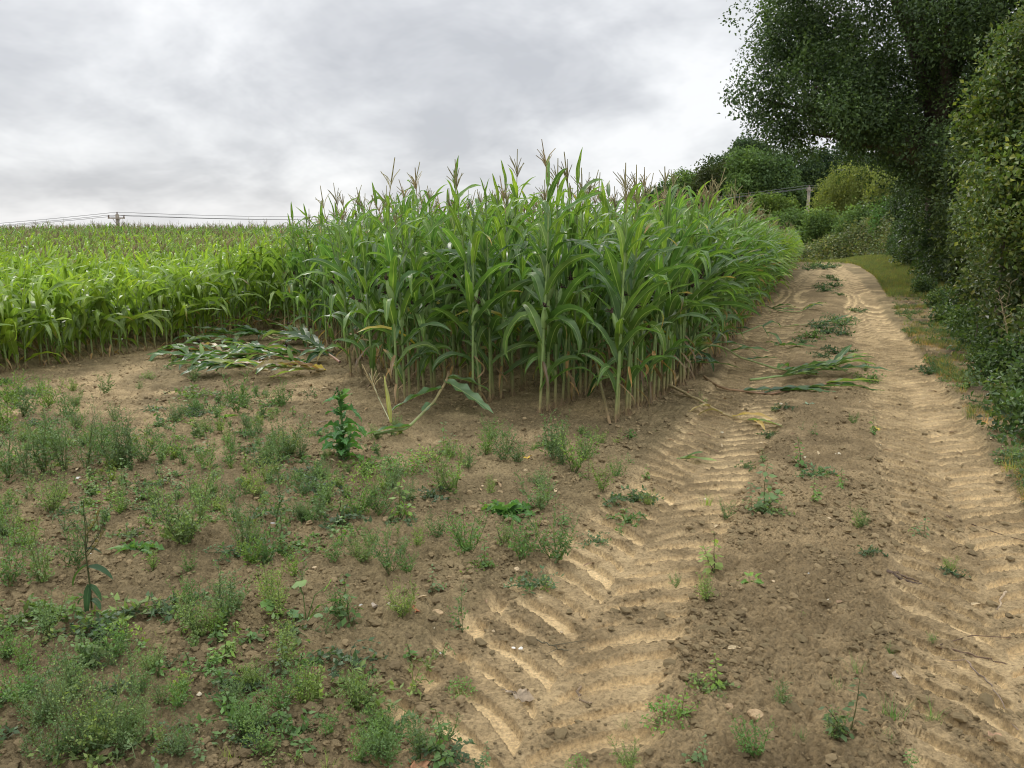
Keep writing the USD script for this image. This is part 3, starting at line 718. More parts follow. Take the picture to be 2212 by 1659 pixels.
def maize_parts(seed, H, tassel=True, leaves=13, yellow=0.0, L0=0.66, W0=0.080, bare=0.12, ear=True):
    """list of (part name, Shape, material, sub-parts)"""
    rng = np.random.default_rng(seed)
    lean = rng.normal(0, 0.05, 2)
    zz = np.linspace(0, H, 12)
    bx, by = lean[0] * (zz / H) ** 1.5 * H * .5, lean[1] * (zz / H) ** 1.5 * H * .5
    P = np.stack([bx, by, zz], 1)
    rad = np.interp(zz / H, [0, .1, .6, 1], [.0135, .013, .0105, .0045]) * (0.75 + 0.25 * H / 1.85) * (1 + 0.12 * (np.arange(12) % 2))
    u = np.clip(zz / (0.26 * min(H, 1.6)), 0, 1)[:, None] ** .7
    sc = np.repeat(TAN * rng.uniform(.7, 1.1) * (1 - u) + SHEATH * rng.uniform(.85, 1.15) * u, 6, 0)
    stalk = Shape().add(*tube(P - [0, 0, 0.02], rad, 6), sc)
    out = [('stalk', stalk, M_STALK, [])]
    az0 = rng.uniform(0, 2 * PI)
    zl = np.linspace(bare * H, H * 0.96, leaves)
    for i, z in enumerate(zl):
        q = i / (leaves - 1)
        az = az0 + (i % 2) * PI + rng.normal(0, 0.4)
        L = L0 * (0.62 + 0.50 * math.sin(PI * min(1, q * 0.85 + 0.17)) - 0.12 * q ** 3) * rng.uniform(.85, 1.12)
        W = W0 * (0.72 + 0.4 * math.sin(PI * min(1, q + .12)) - 0.22 * q ** 2) * rng.uniform(.85, 1.1)
        e0 = rng.uniform(0.62, 1.25) + 0.25 * q
        e1 = rng.uniform(-1.45, 0.35) + 1.0 * q ** 2
        if rng.random() < 0.22:
            e1 -= 0.7
        b = (np.interp(z, zz, bx), np.interp(z, zz, by), z)
        y = np.clip(yellow + 0.30 * (1 - q) ** 2 * rng.random() + (0.45 * rng.random() if q > .7 else 0), 0, 1)
        col = BLADE * (1 - y) + BLADE_Y * y
        col = col * rng.uniform(0.72, 1.2)
        tip, rib = None, RIB
        r_ = rng.random()
        if q < 0.2 and r_ < 0.62:
            col, rib, e1, L, W = TAN * rng.uniform(.55, 1.25), TAN, -1.5, L * rng.uniform(.3, .5), W * rng.uniform(.25, .45)
            e0 = -0.6
        elif q < 0.4 and r_ < 0.035:
            col = np.array([0.30, 0.27, 0.05]) * rng.uniform(.7, 1.1)
        elif r_ > 0.94:
            tip = TAN * .9
        kink = (rng.uniform(.35, .75), rng.uniform(.6, 1.5)) if rng.random() < .34 and tip is not TAN else None
        sh = Shape().add(*leaf_strip(b, az, e0, e1, L, W, rng, n=11, kink=kink, twist=rng.normal(0, 1.0), col=col, rib=rib, wind=0.35, tip=tip, bend=rng.uniform(1.1, 3.4)))
        out.append(('leaf', sh, M_MAIZE, []))
    roots = Shape()
    for k in range(7):
        a = k * 0.9 + rng.normal(0, .2)
        d_ = np.array([math.cos(a), math.sin(a), 0])
        roots.add(*tube([d_ * .011 + [0, 0, rng.uniform(.04, .09)], d_ * .030 + [0, 0, .03], d_ * rng.uniform(.045, .065) - [0, 0, .01]], [.0035, .003, .0025], 3), TAN * rng.uniform(.45, .9))
    out.append(('brace_root', roots, M_STALK, []))
    top = P[-1]
    if ear:
        ez = H * rng.uniform(.42, .52)
        e, silk = ear_shapes((np.interp(ez, zz, bx), np.interp(ez, zz, by), ez), az0 + rng.normal(0, .5), rng, 0.21 * (0.6 + .4 * H / 1.85))
        out.append(('ear', e, M_STALK, [('silk', silk, M_DRY)]))
    if tassel:
        out.append(('tassel', tassel_shape(top, rng, rng.uniform(.22, .38), rng.normal(0, .05, 2)), M_TASSEL, []))
    return out

def make_class(cname, parts):
    c = class_prim(cname)
    c.SetTypeName('Xform')
    for nm_, sh, mat, subs in parts:
        p = sh.build(nm_, mat, c)
        for sn, ss, sm in subs:
            ss.build(sn, sm, p)
    return c.GetPath()

TALL = [maize_parts(1000 + k, 1.72 + 0.2 * ((k * 7) % 10) / 10, k % 2 == 0, 12 + k % 3, 0.05 + 0.04 * (k % 4)) for k in range(14)]
SHORT = [maize_parts(2000 + k, 0.86, False, 10 + k % 2, 0.75, 0.66, 0.085, 0.10, ear=k % 2 == 0) for k in range(8)]
MID = [maize_parts(3000 + k, 1.30, k % 3 != 0, 11, 0.7, 0.70, 0.085, 0.12, ear=True) for k in range(7)]
KINDS = {'tall': TALL, 'short': SHORT, 'mid': MID}
CLASSES = {k: [make_class(f'{k}_maize_kind_{i}', p) for i, p in enumerate(v)] for k, v in KINDS.items()}

EDGE, ES = smooth_path([(1310, 922), (1455, 838), (1562, 752), (1640, 662), (1688, 598), (1712, 563), (1728, 545)], 600)
ET = unit(np.gradient(EDGE, axis=0)); EN = np.stack([-ET[:, 1], ET[:, 0]], 1)     # to the left
FRONT = np.array([U(*q) for q in [(-1500, 900), (-400, 856), (0, 812), (250, 776), (450, 738), (600, 722), (655, 748), (745, 805), (838, 890), (985, 888), (1120, 904), (1312, 924)]])
FRONT[0] = (-16, 9.5)
def front_y(x):
    return np.interp(x, FRONT[:, 0], FRONT[:, 1])
rng = np.random.default_rng(21)
plants = []
ROW = 0.66
for k in range(0, 110):
    back = np.linspace(-26, 0, 60)[:, None] * ET[0]
    base = np.vstack([EDGE[0] + back[:-1], EDGE])
    nn = np.vstack([np.repeat(EN[:1], len(back) - 1, 0), EN])
    line = base + nn * (k * ROW)
    d = np.r_[0, np.cumsum(np.linalg.norm(np.diff(line, axis=0), axis=1))]
    s = rng.uniform(0, .13)
    while s < d[-1]:
        x, y = np.interp(s, d, line[:, 0]), np.interp(s, d, line[:, 1])
        s += 0.135 * rng.uniform(.75, 1.3) * (1 + 0.5 * (y > 26))
        e = y - front_y(x)
        if e < 0 or abs(x) > 0.72 * y + 2.5 or y > 54:
            continue
        plants.append((x + rng.normal(0, .02), y + rng.normal(0, .02), k * ROW, e, k))
plants = np.array(plants)
t_off, e_in = plants[:, 2], plants[:, 3]
tallness = 1 - sstep(5.6, 9.8, t_off + 0.25 * rng.normal(size=len(plants)))
tallness = tallness * sstep(-4.7, -3.3, plants[:, 0] + 0.2 * (plants[:, 1] - 11))
short_h = np.clip(1.08 + 0.030 * e_in, 1.05, 1.75) + 0.06 * rng.normal(size=len(plants)) + 0.35 * (fbm2(plants[:, :2], .35, 3, 4) - .5) * sstep(2, 8, e_in)
want = short_h * (1 - tallness) + (2.02 - 0.36 * sstep(10, 24, plants[:, 1])) * (1 - 0.10 * np.clip((t_off - 0.9) / 4.2, 0, 1)) * tallness * (1 + 0.05 * rng.normal(size=len(plants)))       # to the leaf tips
kind = np.where(want > 1.68, 'tall', np.where((want > 1.3) | ((e_in > 5) & (rng.random(len(plants)) < e_in / 14)), 'mid', 'short'))
nat = {'tall': 1.98, 'mid': 1.52, 'short': 1.08}
scl = np.array([w / nat[k] for w, k in zip(want, kind)])
rotz = rng.normal(0, 0.6, len(plants))
var = rng.integers(0, 1000, len(plants))
pz = base_z(plants[:, 0], plants[:, 1])
score = np.hypot(plants[:, 0], plants[:, 1]) * (1 + 0.55 * np.clip(np.minimum(e_in, np.where(t_off < 4, t_off, 99)), 0, 9))
order = np.argsort(score)
single = np.zeros(len(plants), bool); single[order[:300]] = True

ORD = ['first', 'second', 'third', 'fourth', 'fifth', 'sixth', 'seventh', 'eighth', 'ninth', 'tenth', 'eleventh', 'twelfth', 'thirteenth', 'fourteenth', 'fifteenth', 'sixteenth', 'seventeenth', 'eighteenth', 'nineteenth', 'twentieth']
TENS = ['', '', 'twenty', 'thirty', 'forty', 'fifty', 'sixty', 'seventy', 'eighty', 'ninety']
for k in range(21, 131):
    t_, u_ = divmod(k % 100, 10)
    w_ = ORD[k % 100 - 1] if 0 < k % 100 < 20 else (TENS[t_][:-1] + 'ieth' if u_ == 0 and t_ else TENS[t_] + ' ' + ORD[u_ - 1])
    ORD.append(w_ if k < 100 else 'hundred and ' + w_)
row_names = {0: 'row beside the track', 1: 'second row from the track', 2: 'third row from the track', 3: 'fourth row from the track', 4: 'fifth row from the track', 5: 'sixth row from the track', 6: 'seventh row from the track'}
counts, seen_front = {}, {}
left_order = sorted({int(plants[i][4]) for i in range(len(plants)) if single[i] and kind[i] != 'tall'}, reverse=True)
idx_sorted = [i for i in np.lexsort((plants[:, 1], plants[:, 4])) if single[i]]
for i in idx_sorted:
    x, y, t, e, row = plants[i]
    kd = str(kind[i]); row = int(row)
    c = CLASSES[kd][var[i] % len(CLASSES[kd])]
    lean = (rng.normal(0, .03), rng.normal(0, .03))
    grp = None
    n = seen_front[row] = seen_front.get(row, 0) + 1
    if kd == 'tall' and row in row_names:
        lab = f'tall maize plant, {ORD[n - 1]} from the front of the {row_names[row]}'
    elif kd == 'tall':
        nf = counts['flank'] = counts.get('flank', 0) + 1
        lab = f'tall maize plant on the left flank of the tall block, {ORD[nf - 1]} from the track side'
    else:
        lab = f'short maize plant, {ORD[n - 1]} from the soil in row {ORD[left_order.index(row)]} from the left edge'
    if row in (4, 5) and kd == 'tall' and n <= 6:
        lean = (lean[0] - .02, -rng.uniform(.02, .22))
    copy_of(c, 'maize_plant', lab, 'maize', (x, y, pz[i]), (lean[0], lean[1], rotz[i]), (scl[i], scl[i], scl[i]), grp)

rest = np.where(~single)[0]
def proto_xform(parts):
    def make(path):
        x = UsdGeom.Xform.Define(stage, path).GetPrim()
        for nm_, keep in (('stalk', ('stalk', 'ear', 'brace_root')), ('leaf', ('leaf',)), ('tassel', ('tassel',))):
            sh, mat = Shape(), None
            for pn, s_, m_, _ in parts:
                if pn in keep:
                    sh.join(s_); mat = mat or m_
            if sh.n:
                sh.build(nm_, mat, x)
        return x
    return make
allk, offs = [], {}
for k_, v_ in KINDS.items():
    offs[k_] = len(allk)
    allk += [proto_xform(p) for p in v_]
qz = np.stack([np.cos(rotz[rest] / 2), 0 * rotz[rest], 0 * rotz[rest], np.sin(rotz[rest] / 2)], 1)
ql = rand_quats(len(rest), rng, 0.05); ql = qz
instancer('/World/maize_crop', allk, [offs[str(kind[i])] + var[i] % len(KINDS[str(kind[i])]) for i in rest], np.c_[plants[rest, :2], pz[rest]], ql, scl[rest],
          label='dense standing maize crop with brown tassels reaching back to the skyline', cat='maize', kind='stuff')
print('maize', len(plants), 'rest', len(rest))
#BODY3
# ------------------------------------------------------------------ fallen and broken maize
GREEN_S = np.array([0.13, 0.20, 0.06])
def gfloor(v):
    return ground(np.asarray(v)[:, :2], False)[0]

def px_line(pts):
    """photo points (px, py, height above the soil) to places"""
    out = []
    for q in pts:
        h = q[2] if len(q) > 2 else 0.0
        xy = U(q[0], q[1])
        out.append(np.array([xy[0], xy[1], gz(*xy) + h]))
    return np.array(out)

def fallen(label, line, leaves, stalk_cols=(TAN, GREEN_S), r=(0.014, 0.008), ear_at=None, tassel_at=None, seed=0, name='fallen_maize', group=None):
    """line: photo points along the stalk; leaves: (position 0..1, azimuth, e0, e1, length, width, colour, twist)"""
    rg = np.random.default_rng(seed)
    P = px_line(line)
    o = P[0]
    d = np.r_[0, np.cumsum(np.linalg.norm(np.diff(P, axis=0), axis=1))] / max(1e-6, np.linalg.norm(np.diff(P, axis=0), axis=1).sum())
    t = np.linspace(0, 1, 14)
    Q = np.stack([np.interp(t, d, P[:, k]) for k in range(3)], 1)
    Q[:, 2] += 0.012 + 0.004 * rg.normal(size=14)
    x = thing(name, label, 'maize stalk' if leaves is None or len(leaves) < 99 else 'maize', o, group=group)
    col = np.repeat(np.asarray(stalk_cols[0]) * (1 - t[:, None]) + np.asarray(stalk_cols[1]) * t[:, None], 6, 0)
    Shape().add(*tube(Q - o, np.interp(t, [0, 1], r) * (1 + .15 * (np.arange(14) % 2)), 6, False), col).build('stalk', M_STALK, x)
    dirn = unit(Q[-1] - Q[0]); heading = math.atan2(dirn[1], dirn[0])
    for (u, az, e0, e1, L, W, c, tw) in leaves:
        b = np.array([np.interp(u, d, P[:, k]) for k in range(3)]) + [0, 0, .015]
        v, f, cc = leaf_strip(b, heading + az, e0, e1, L, W, rg, n=12, twist=tw, col=c, rib=RIB if c[1] > c[0] else np.asarray(c) * 1.25, floor=gfloor, wave=0.16)
        Shape().add(v - o, f, cc).build('leaf', M_MAIZE, x)
    if ear_at is not None:
        b = np.array([np.interp(ear_at, d, P[:, k]) for k in range(3)]) - o
        e, s = ear_shapes(b + [0, 0, .02], heading, rg, 0.2)
        p = e.build('ear', M_STALK, x); s.build('silk', M_DRY, p)
    if tassel_at is not None:
        tassel_shape(Q[-1] - o, rg, 0.34, tassel_at).build('tassel', M_TASSEL, x)
    return x

SILV, MIDG, DEEP, STRAW, PALE = np.array([0.074, 0.130, 0.066]), np.array([0.056, 0.120, 0.030]), np.array([0.036, 0.082, 0.03]), np.array([0.40, 0.31, 0.16]), np.array([0.17, 0.23, 0.08])
rg = np.random.default_rng(31)
def spread(n, seed, cols, L=(.38, .65), W=(.06, .095), lo=0.15, hi=1.0, fan=0.65, up=0.8, dn=-.8):
    r_ = np.random.default_rng(seed)
    return [(r_.uniform(lo, hi), r_.normal(0, fan), r_.uniform(0, up), r_.uniform(dn, 0.05), r_.uniform(*L), r_.uniform(*W), cols[r_.integers(len(cols))] * r_.uniform(.75, 1.15), r_.normal(0, .6)) for _ in range(n)]

fallen('dry straw coloured maize stalk lying from the crop edge into the left rut', [(1442, 842, .06), (1500, 868, .04), (1570, 893, .02), (1640, 912, .03), (1690, 922, .02)],
       [(.5, -1.3, .2, -.8, .32, .045, STRAW, .5), (.62, -1.9, .4, -1.0, .26, .04, STRAW * .8, 1.2), (.7, .35, .35, -.3, .42, .05, STRAW, .8), (.8, .1, .2, -.2, .4, .05, PALE * 1.2, -.4), (.85, -.4, .3, -.5, .3, .04, STRAW * 1.1, .9)], (STRAW * .8, STRAW), (.014, .007), seed=41)
fallen('thin bare stalk at the foot of the crop above the straw coloured one', [(1432, 848, .01), (1500, 862, .01)], [(.9, .1, .1, -.1, .15, .02, STRAW * .7, 0)], (STRAW * .6, STRAW * .7), (.008, .005), seed=42)
fallen('green maize plant snapped over onto the track, a pale opened ear at its bend', [(1448, 838, .02), (1500, 805, .22), (1545, 792, .30), (1600, 796, .16), (1680, 806, .08), (1760, 812, .03)],
       spread(9, 43, [MIDG, MIDG, SILV], lo=.2, fan=.3) + [(.4, -1.5, .1, -1.4, .4, .06, DEEP, .6), (.45, .8, .5, -.3, .35, .07, PALE, .4)], (STRAW, GREEN_S), (.015, .009), ear_at=.42, seed=43)
fallen('silvery green maize plant lying flat across the track, nearest of the fallen pile', [(1520, 818, .03), (1560, 836, .02), (1660, 846, .02), (1760, 838, .02), (1800, 830, .02)],
       spread(8, 44, [SILV, SILV, MIDG, PALE], lo=.3, fan=.25, up=.25), (TAN, np.array([.25, .14, .09])), (.013, .008), seed=44)
fallen('broad leaved maize top on the track at the right end of the fallen pile', [(1620, 822, .05), (1700, 820, .06), (1770, 818, .1), (1830, 812, .06)],
       spread(9, 45, [MIDG, SILV, SILV, PALE], L=(.4, .7), W=(.07, .1), lo=.3, fan=.6, up=.7) + [(.85, -.45, .15, -.25, .62, .10, SILV * 1.15, .2), (.8, .25, .8, .1, .5, .08, MIDG, .4)], (PALE, GREEN_S), (.013, .008), seed=45)
fallen('long pale stalk lying straight across the track into the green weeds', [(1618, 706, .02), (1680, 708, .02), (1760, 706, .04), (1830, 696, .06)],
       [(.45, .08, .02, 0, .7, .05, SILV, .3), (.6, -.05, .08, .05, .7, .06, SILV * 1.2, -.3), (.3, -.12, .02, 0, .5, .04, PALE, .2), (.8, .15, .3, .1, .4, .05, SILV, .5)], (STRAW * .8, PALE), (.012, .007), seed=46)
fallen('broken maize stem with dark drooping leaves beside the crop, before the long pale stalk', [(1560, 742, .10), (1600, 742, .16), (1645, 732, .22), (1660, 740, .1)],
       [(.1, 3.0, .1, -.4, .5, .07, DEEP, .4), (.75, .3, .6, -1.2, .42, .07, MIDG, .5), (.9, -1.2, .0, -1.4, .42, .06, SILV, .4), (.4, 2.6, .2, -.9, .4, .06, DEEP, -.5)], (PALE, PALE), (.010, .007), seed=47)
fallen('single wide green leaf and stem lying on the track in front of the weed patch', [(1672, 748, .03), (1695, 750, .04)], [(.5, -.2, .12, -.05, .62, .09, MIDG, .3), (.3, 2.4, .2, -.3, .3, .05, DEEP, .6)], (PALE, GREEN_S), (.008, .006), seed=48)
fallen('small twisted green maize top lying furthest up the track', [(1655, 665, .05), (1680, 672, .05), (1720, 673, .03), (1752, 668, .04)], spread(6, 49, [SILV, PALE, MIDG], L=(.35, .55), fan=.6), (PALE, GREEN_S), (.010, .006), seed=49)
fallen('small yellow green leaf strip lying on the sand of the left rut', [(1462, 988, .01), (1490, 990, .02)], [(.3, 0, .1, -.05, .26, .035, PALE * 1.3, .7), (.6, .2, .5, .1, .14, .03, MIDG, .5)], (PALE, PALE), (.005, .004), seed=50)
# corner plant with its torn leaf hanging to the soil
fallen('torn dark leaves and snapped stem hanging to the ground at the crop corner', [(1318, 922, 0), (1302, 895, .16), (1285, 862, .36), (1278, 835, .46)],
       [(.8, 2.2, -.7, -1.5, .52, .085, DEEP, .4), (.75, 1.2, -.9, -1.5, .5, .085, DEEP * 1.15, -.4), (.95, 2.6, .7, -.3, .5, .07, SILV * .6, .5), (.5, .2, -.9, -.6, .4, .06, DEEP, .5)], (TAN * .8, PALE), (.013, .010), seed=51)
# broken plant among the weeds in front of the crop
fallen('broken maize plant with one broad silvery leaf, among weeds before the crop', [(808, 958, .05), (880, 950, .06), (935, 915, .14), (968, 886, .26), (970, 878, .30)],
       [(.85, -2.05, -.25, -.5, .62, .135, SILV * 1.25, .25), (.75, 2.4, -.15, -.6, .55, .11, MIDG, .3), (.9, -1.6, .0, -.7, .45, .1, SILV, -.3), (.2, 2.7, .1, -.2, .5, .07, MIDG, .4), (.4, .2, .2, -.4, .4, .07, SILV, .5)],
       (GREEN_S, TAN * .9), (.010, .012), seed=52)
tp = px_line([(845, 944, .10), (818, 905, .18), (800, 880, .22)])
x = thing('broken_tassel', 'loose maize tassel with a yellowing leaf, just left of the broken maize plant', 'tassel', tp[0])
Shape().add(*tube(np.array([[0, 0, 0], tp[1] - tp[0], tp[2] - tp[0] + [0, 0, .08]]), [.005, .005, .004], 5), (.20, .2, .09)).build('stem', M_STALK, x)
tassel_shape(tp[1] - tp[0], rg, .28, (-.14, .05)).build('tassel_branch', M_TASSEL, x)
Shape().add(*leaf_strip((0, 0, 0), 2.0, 1.2, .7, .42, .035, rg, col=(.22, .22, .06), twist=.4)).build('leaf', M_MAIZE, x)
# trampled heap at the gap between the two blocks
HEAP = [((705, 790), (560, 800)), ((690, 770), (530, 786)), ((660, 765), (500, 772)), ((600, 775), (420, 790)), ((560, 770), (400, 770)), ((520, 800), (370, 770)), ((640, 790), (480, 806)), ((580, 812), (440, 815)), ((700, 815), (560, 822)),
        ((620, 750), (520, 740)), ((680, 745), (590, 752)), ((540, 750), (430, 756)), ((655, 728), (540, 715)), ((600, 735), (490, 745)), ((735, 800), (650, 770)), ((720, 770), (640, 740))]
hl = ['with its leaves lifted clear at the left end', 'right at the front of the heap', 'half buried under others', 'in the middle of the heap', 'at the back of the heap', 'with a straw coloured foot', 'across the others near the front', 'on the weeds before the heap',
      'nearest the tall crop', 'in the gap behind the heap', 'beside the leaning plants', 'at the left rear', 'deepest in the gap', 'across the gap between the blocks', 'at the feet of the leaning plants', 'leaning against the flank of the tall block']
for k, (a, b) in enumerate(HEAP):
    r_ = np.random.default_rng(60 + k)
    hi = .04 + .14 * r_.random() * (k > 5)
    m = ((a[0] + b[0]) / 2, (a[1] + b[1]) / 2)
    cols = [MIDG, SILV * .8, MIDG, DEEP, PALE * .8] if k % 4 else [STRAW * .6, PALE, np.array([.22, .13, .07]), MIDG]
    fallen('trampled maize plant in the heap, ' + hl[k], [(a[0], a[1], .02 + hi * .3), (m[0], m[1], hi), (b[0], b[1], .04 + hi)],
           spread(11 if k % 3 else 7, 60 + k, cols, L=(.35, .62), W=(.07, .105), lo=.05, fan=.9, up=.6, dn=-1.1), (np.array([.30, .15, .10]) if k % 4 == 2 else STRAW * .8, GREEN_S), (.014, .008), ear_at=.5 if k % 5 == 0 else None, seed=60 + k)

# ------------------------------------------------------------------ weeds
W_GREY, W_GRN, W_BRI, W_DRK = np.array([0.128, 0.196, 0.082]), np.array([0.104, 0.190, 0.056]), np.array([0.115, 0.215, 0.046]), np.array([0.064, 0.108, 0.050])

def leaflet(sh, p, d, n, L, ratio, c):
    s = unit(np.cross(d, n))
    w = L * ratio / 2
    sh.add([p, p + d * L * .42 + s * w, p + d * L, p + d * L * .42 - s * w], [[0, 1, 2], [0, 2, 3]], c)

def wispy(seed, h=0.40, col=W_GREY, nst=6, spread_=0.55, leaf=0.0145, bowl=0.0):
    r_ = np.random.default_rng(seed)
    parts, fol = [], Shape()
    V, F, C = [], [], []
    for k in range(nst):
        a, tilt = r_.uniform(0, 2 * PI), spread_ * r_.uniform(.15, 1) + bowl
        hh = h * r_.uniform(.6, 1.05)
        t = np.linspace(0, 1, 6)
        el = tilt * (1 - .55 * t)
        d = np.stack([np.sin(el) * math.cos(a), np.sin(el) * math.sin(a), np.cos(el)], 1)
        P = np.vstack([[0, 0, -0.01], np.cumsum(d[1:] * hh / 5, 0)]) + r_.normal(0, .006, (6, 3))
        st = Shape().add(*tube(P, np.linspace(.0028, .0011, 6) * (h / .4) ** .4, 3), col * [.95, .8, .8])
        for b in range(12):
            u = .10 + .88 * (b + r_.random()) / 12
            q = np.array([np.interp(u, t, P[:, i]) for i in range(3)])
            ba, be = r_.uniform(0, 2 * PI), r_.uniform(.3, 1.0)
            bd = np.array([math.cos(ba) * math.cos(be), math.sin(ba) * math.cos(be), math.sin(be)])
            bl = h * r_.uniform(.14, .40) * (1.15 - .75 * u)
            st.add(*tube([q, q + bd * bl * .5 + [0, 0, .004], q + bd * bl], [.0012, .001, .0007], 3), col)
            for l in range(9):
                w = (l + r_.random()) / 9
                pp = q + bd * bl * w
                dd = unit(bd * .4 + r_.normal(0, .7, 3)); nn = unit(r_.normal(0, .6, 3) + [0, 0, .9])
                L = leaf * r_.uniform(.6, 1.5) * (1.5 - .9 * u)
                leaflet(fol, pp, dd, nn, L, .62, col * r_.uniform(.75, 1.3))
        parts.append(('stem', st, M_WEED, []))
    return parts + [('foliage', fol, M_WEED, [])]

def broad(seed, h=0.30, col=W_GRN, leaf=0.05, nst=3):
    r_ = np.random.default_rng(seed)
    parts, fol = [], Shape()
    for k in range(nst):
        a, tilt = r_.uniform(0, 2 * PI), (0.1 if k == 0 else r_.uniform(.4, .9))
        hh = h * (1 if k == 0 else r_.uniform(.45, .75))
        t = np.linspace(0, 1, 5)
        P = np.stack([np.sin(tilt) * math.cos(a) * t, np.sin(tilt) * math.sin(a) * t, np.cos(tilt) * t ** .9], 1) * hh + r_.normal(0, .004, (5, 3))
        P[0] = (0, 0, -.01)
        parts.append(('stem', Shape().add(*tube(P, np.linspace(.0034, .0013, 5), 4), col * [.9, .65, .8]), M_WEED, []))
        m = int(13 * hh / h) + 4
        for l in range(m):
            u = .12 + .88 * (l + .5) / m
            q = np.array([np.interp(u, t, P[:, i]) for i in range(3)])
            az, e = l * 2.4 + r_.normal(0, .3), r_.uniform(0, .8)
            dd = np.array([math.cos(az) * math.cos(e), math.sin(az) * math.cos(e), math.sin(e)])
            pl = leaf * .5 * (1.3 - u)
            fol.add(*tube([q, q + dd * pl], [.001, .0008], 3), col)
            e2 = e - r_.uniform(.4, 1.2)
            d2 = np.array([math.cos(az) * math.cos(e2), math.sin(az) * math.cos(e2), math.sin(e2)])
            leaflet(fol, q + dd * pl, d2, unit(np.array([0, 0, 1.]) + r_.normal(0, .3, 3)), leaf * r_.uniform(.7, 1.25) * (1.25 - .6 * u), .68, col * r_.uniform(.8, 1.25))
    return parts + [('foliage', fol, M_WEED, [])]

def low(seed, rad=0.16, col=W_DRK, leaf=0.028, n=18):
    r_ = np.random.default_rng(seed)
    st, fol = Shape(), Shape()
    for k in range(n):
        a = r_.uniform(0, 2 * PI); L = rad * r_.uniform(.5, 1.1); b = r_.normal(0, .5)
        t = np.linspace(0, 1, 5)
        P = np.stack([np.cos(a + b * t) * t * L, np.sin(a + b * t) * t * L, .008 + .045 * np.sin(PI * t * .8) * r_.uniform(.2, 1.4)], 1)
        st.add(*tube(P, .0013, 3), col * [1.2, 1, 1])
        for l in range(11):
            u = (l + r_.random()) / 11
            q = np.array([np.interp(u, t, P[:, i]) for i in range(3)])
            leaflet(fol, q, unit(r_.normal(0, 1, 3) * [1, 1, .5] + [0, 0, .25]), unit(r_.normal(0, .4, 3) + [0, 0, 1]), leaf * r_.uniform(.6, 1.3), .5, col * r_.uniform(.75, 1.35))
    return [('stem', st, M_WEED, []), ('foliage', fol, M_WEED, [])]

def clump(seed, h=0.2, col=W_BRI, leaf=0.024, n=230):
    r_ = np.random.default_rng(seed)
    fol, st = Shape(), Shape()
    for k in range(n):
        a, rr_ = r_.uniform(0, 2 * PI), math.sqrt(r_.random())
        p = np.array([math.cos(a) * rr_ * h * .75, math.sin(a) * rr_ * h * .75, h * (1 - .6 * rr_ ** 2) * r_.uniform(.2, 1.05)])
        if k % 9 == 0:
            st.add(*tube([(p[0] * .2, p[1] * .2, 0), p * [.7, .7, .6], p], [.002, .0016, .001], 3), col * .8)
        leaflet(fol, p, unit(np.array([math.cos(a), math.sin(a), .1]) + r_.normal(0, .6, 3)), unit(r_.normal(0, .4, 3) + [0, 0, 1]), leaf * r_.uniform(.6, 1.3), .65, col * r_.uniform(.7, 1.3))
    return [('stem', st, M_WEED, []), ('foliage', fol, M_WEED, [])]

def grass_tuft(seed, h=0.11, col=W_GRN, n=34, lean=.6, sides=2):
    r_ = np.random.default_rng(seed)
    sh = Shape()
    for k in range(n):
        a, L = r_.uniform(0, 2 * PI), h * r_.uniform(.5, 1.2)
        e = PI / 2 - lean * r_.uniform(.1, 1)
        o = r_.normal(0, h * .16, 2)
        s = np.linspace(0, 1, 4); el = e - s * r_.uniform(.2, 1.1)
        d = np.stack([np.cos(el) * math.cos(a), np.cos(el) * math.sin(a), np.sin(el)], 1)
        P = np.vstack([[0, 0, 0], np.cumsum(d[:-1] * L / 3, 0)]) + [o[0], o[1], -.005]
        sd = np.array([-math.sin(a), math.cos(a), 0]) * h * .016
        v = np.vstack([P + sd * (1 - s[:, None] * .9), P - sd * (1 - s[:, None] * .9)])
        f = [[i, i + 1, i + 5, i + 4] for i in range(3)]
        sh.add(v, f, col * r_.uniform(.7, 1.4))
    return [('blade', sh, M_GRASS, [])]

def rosette(seed, L=0.17, col=W_BRI, n=11, W=.05, up=.35, curl=-.3, lobes=5):
    r_ = np.random.default_rng(seed)
    out = []
    for k in range(n):
        a = k * 2.4 + r_.normal(0, .2)
        v, f, c = leaf_strip((0.008 * math.cos(a), 0.008 * math.sin(a), .005), a, up * r_.uniform(.3, 1.8), curl * r_.uniform(.2, 1.6), L * r_.uniform(.65, 1.1), W * r_.uniform(.8, 1.2), r_, n=15, twist=r_.normal(0, .3), col=col * r_.uniform(.8, 1.2), rib=col * [1.8, 1.5, 2.2], wave=.25)
        v = v.reshape(16, 7, 3); mid = v[:, 3:4]
        u = np.linspace(0, 1, 16) * lobes
        k_ = 1 - .5 * (u - np.floor(u))[:, None, None] * (np.linspace(0, 1, 16) < .88)[:, None, None]
        out.append(('leaf', Shape().add((mid + (v - mid) * k_).reshape(-1, 3), f, c), M_WEED, []))
    return out

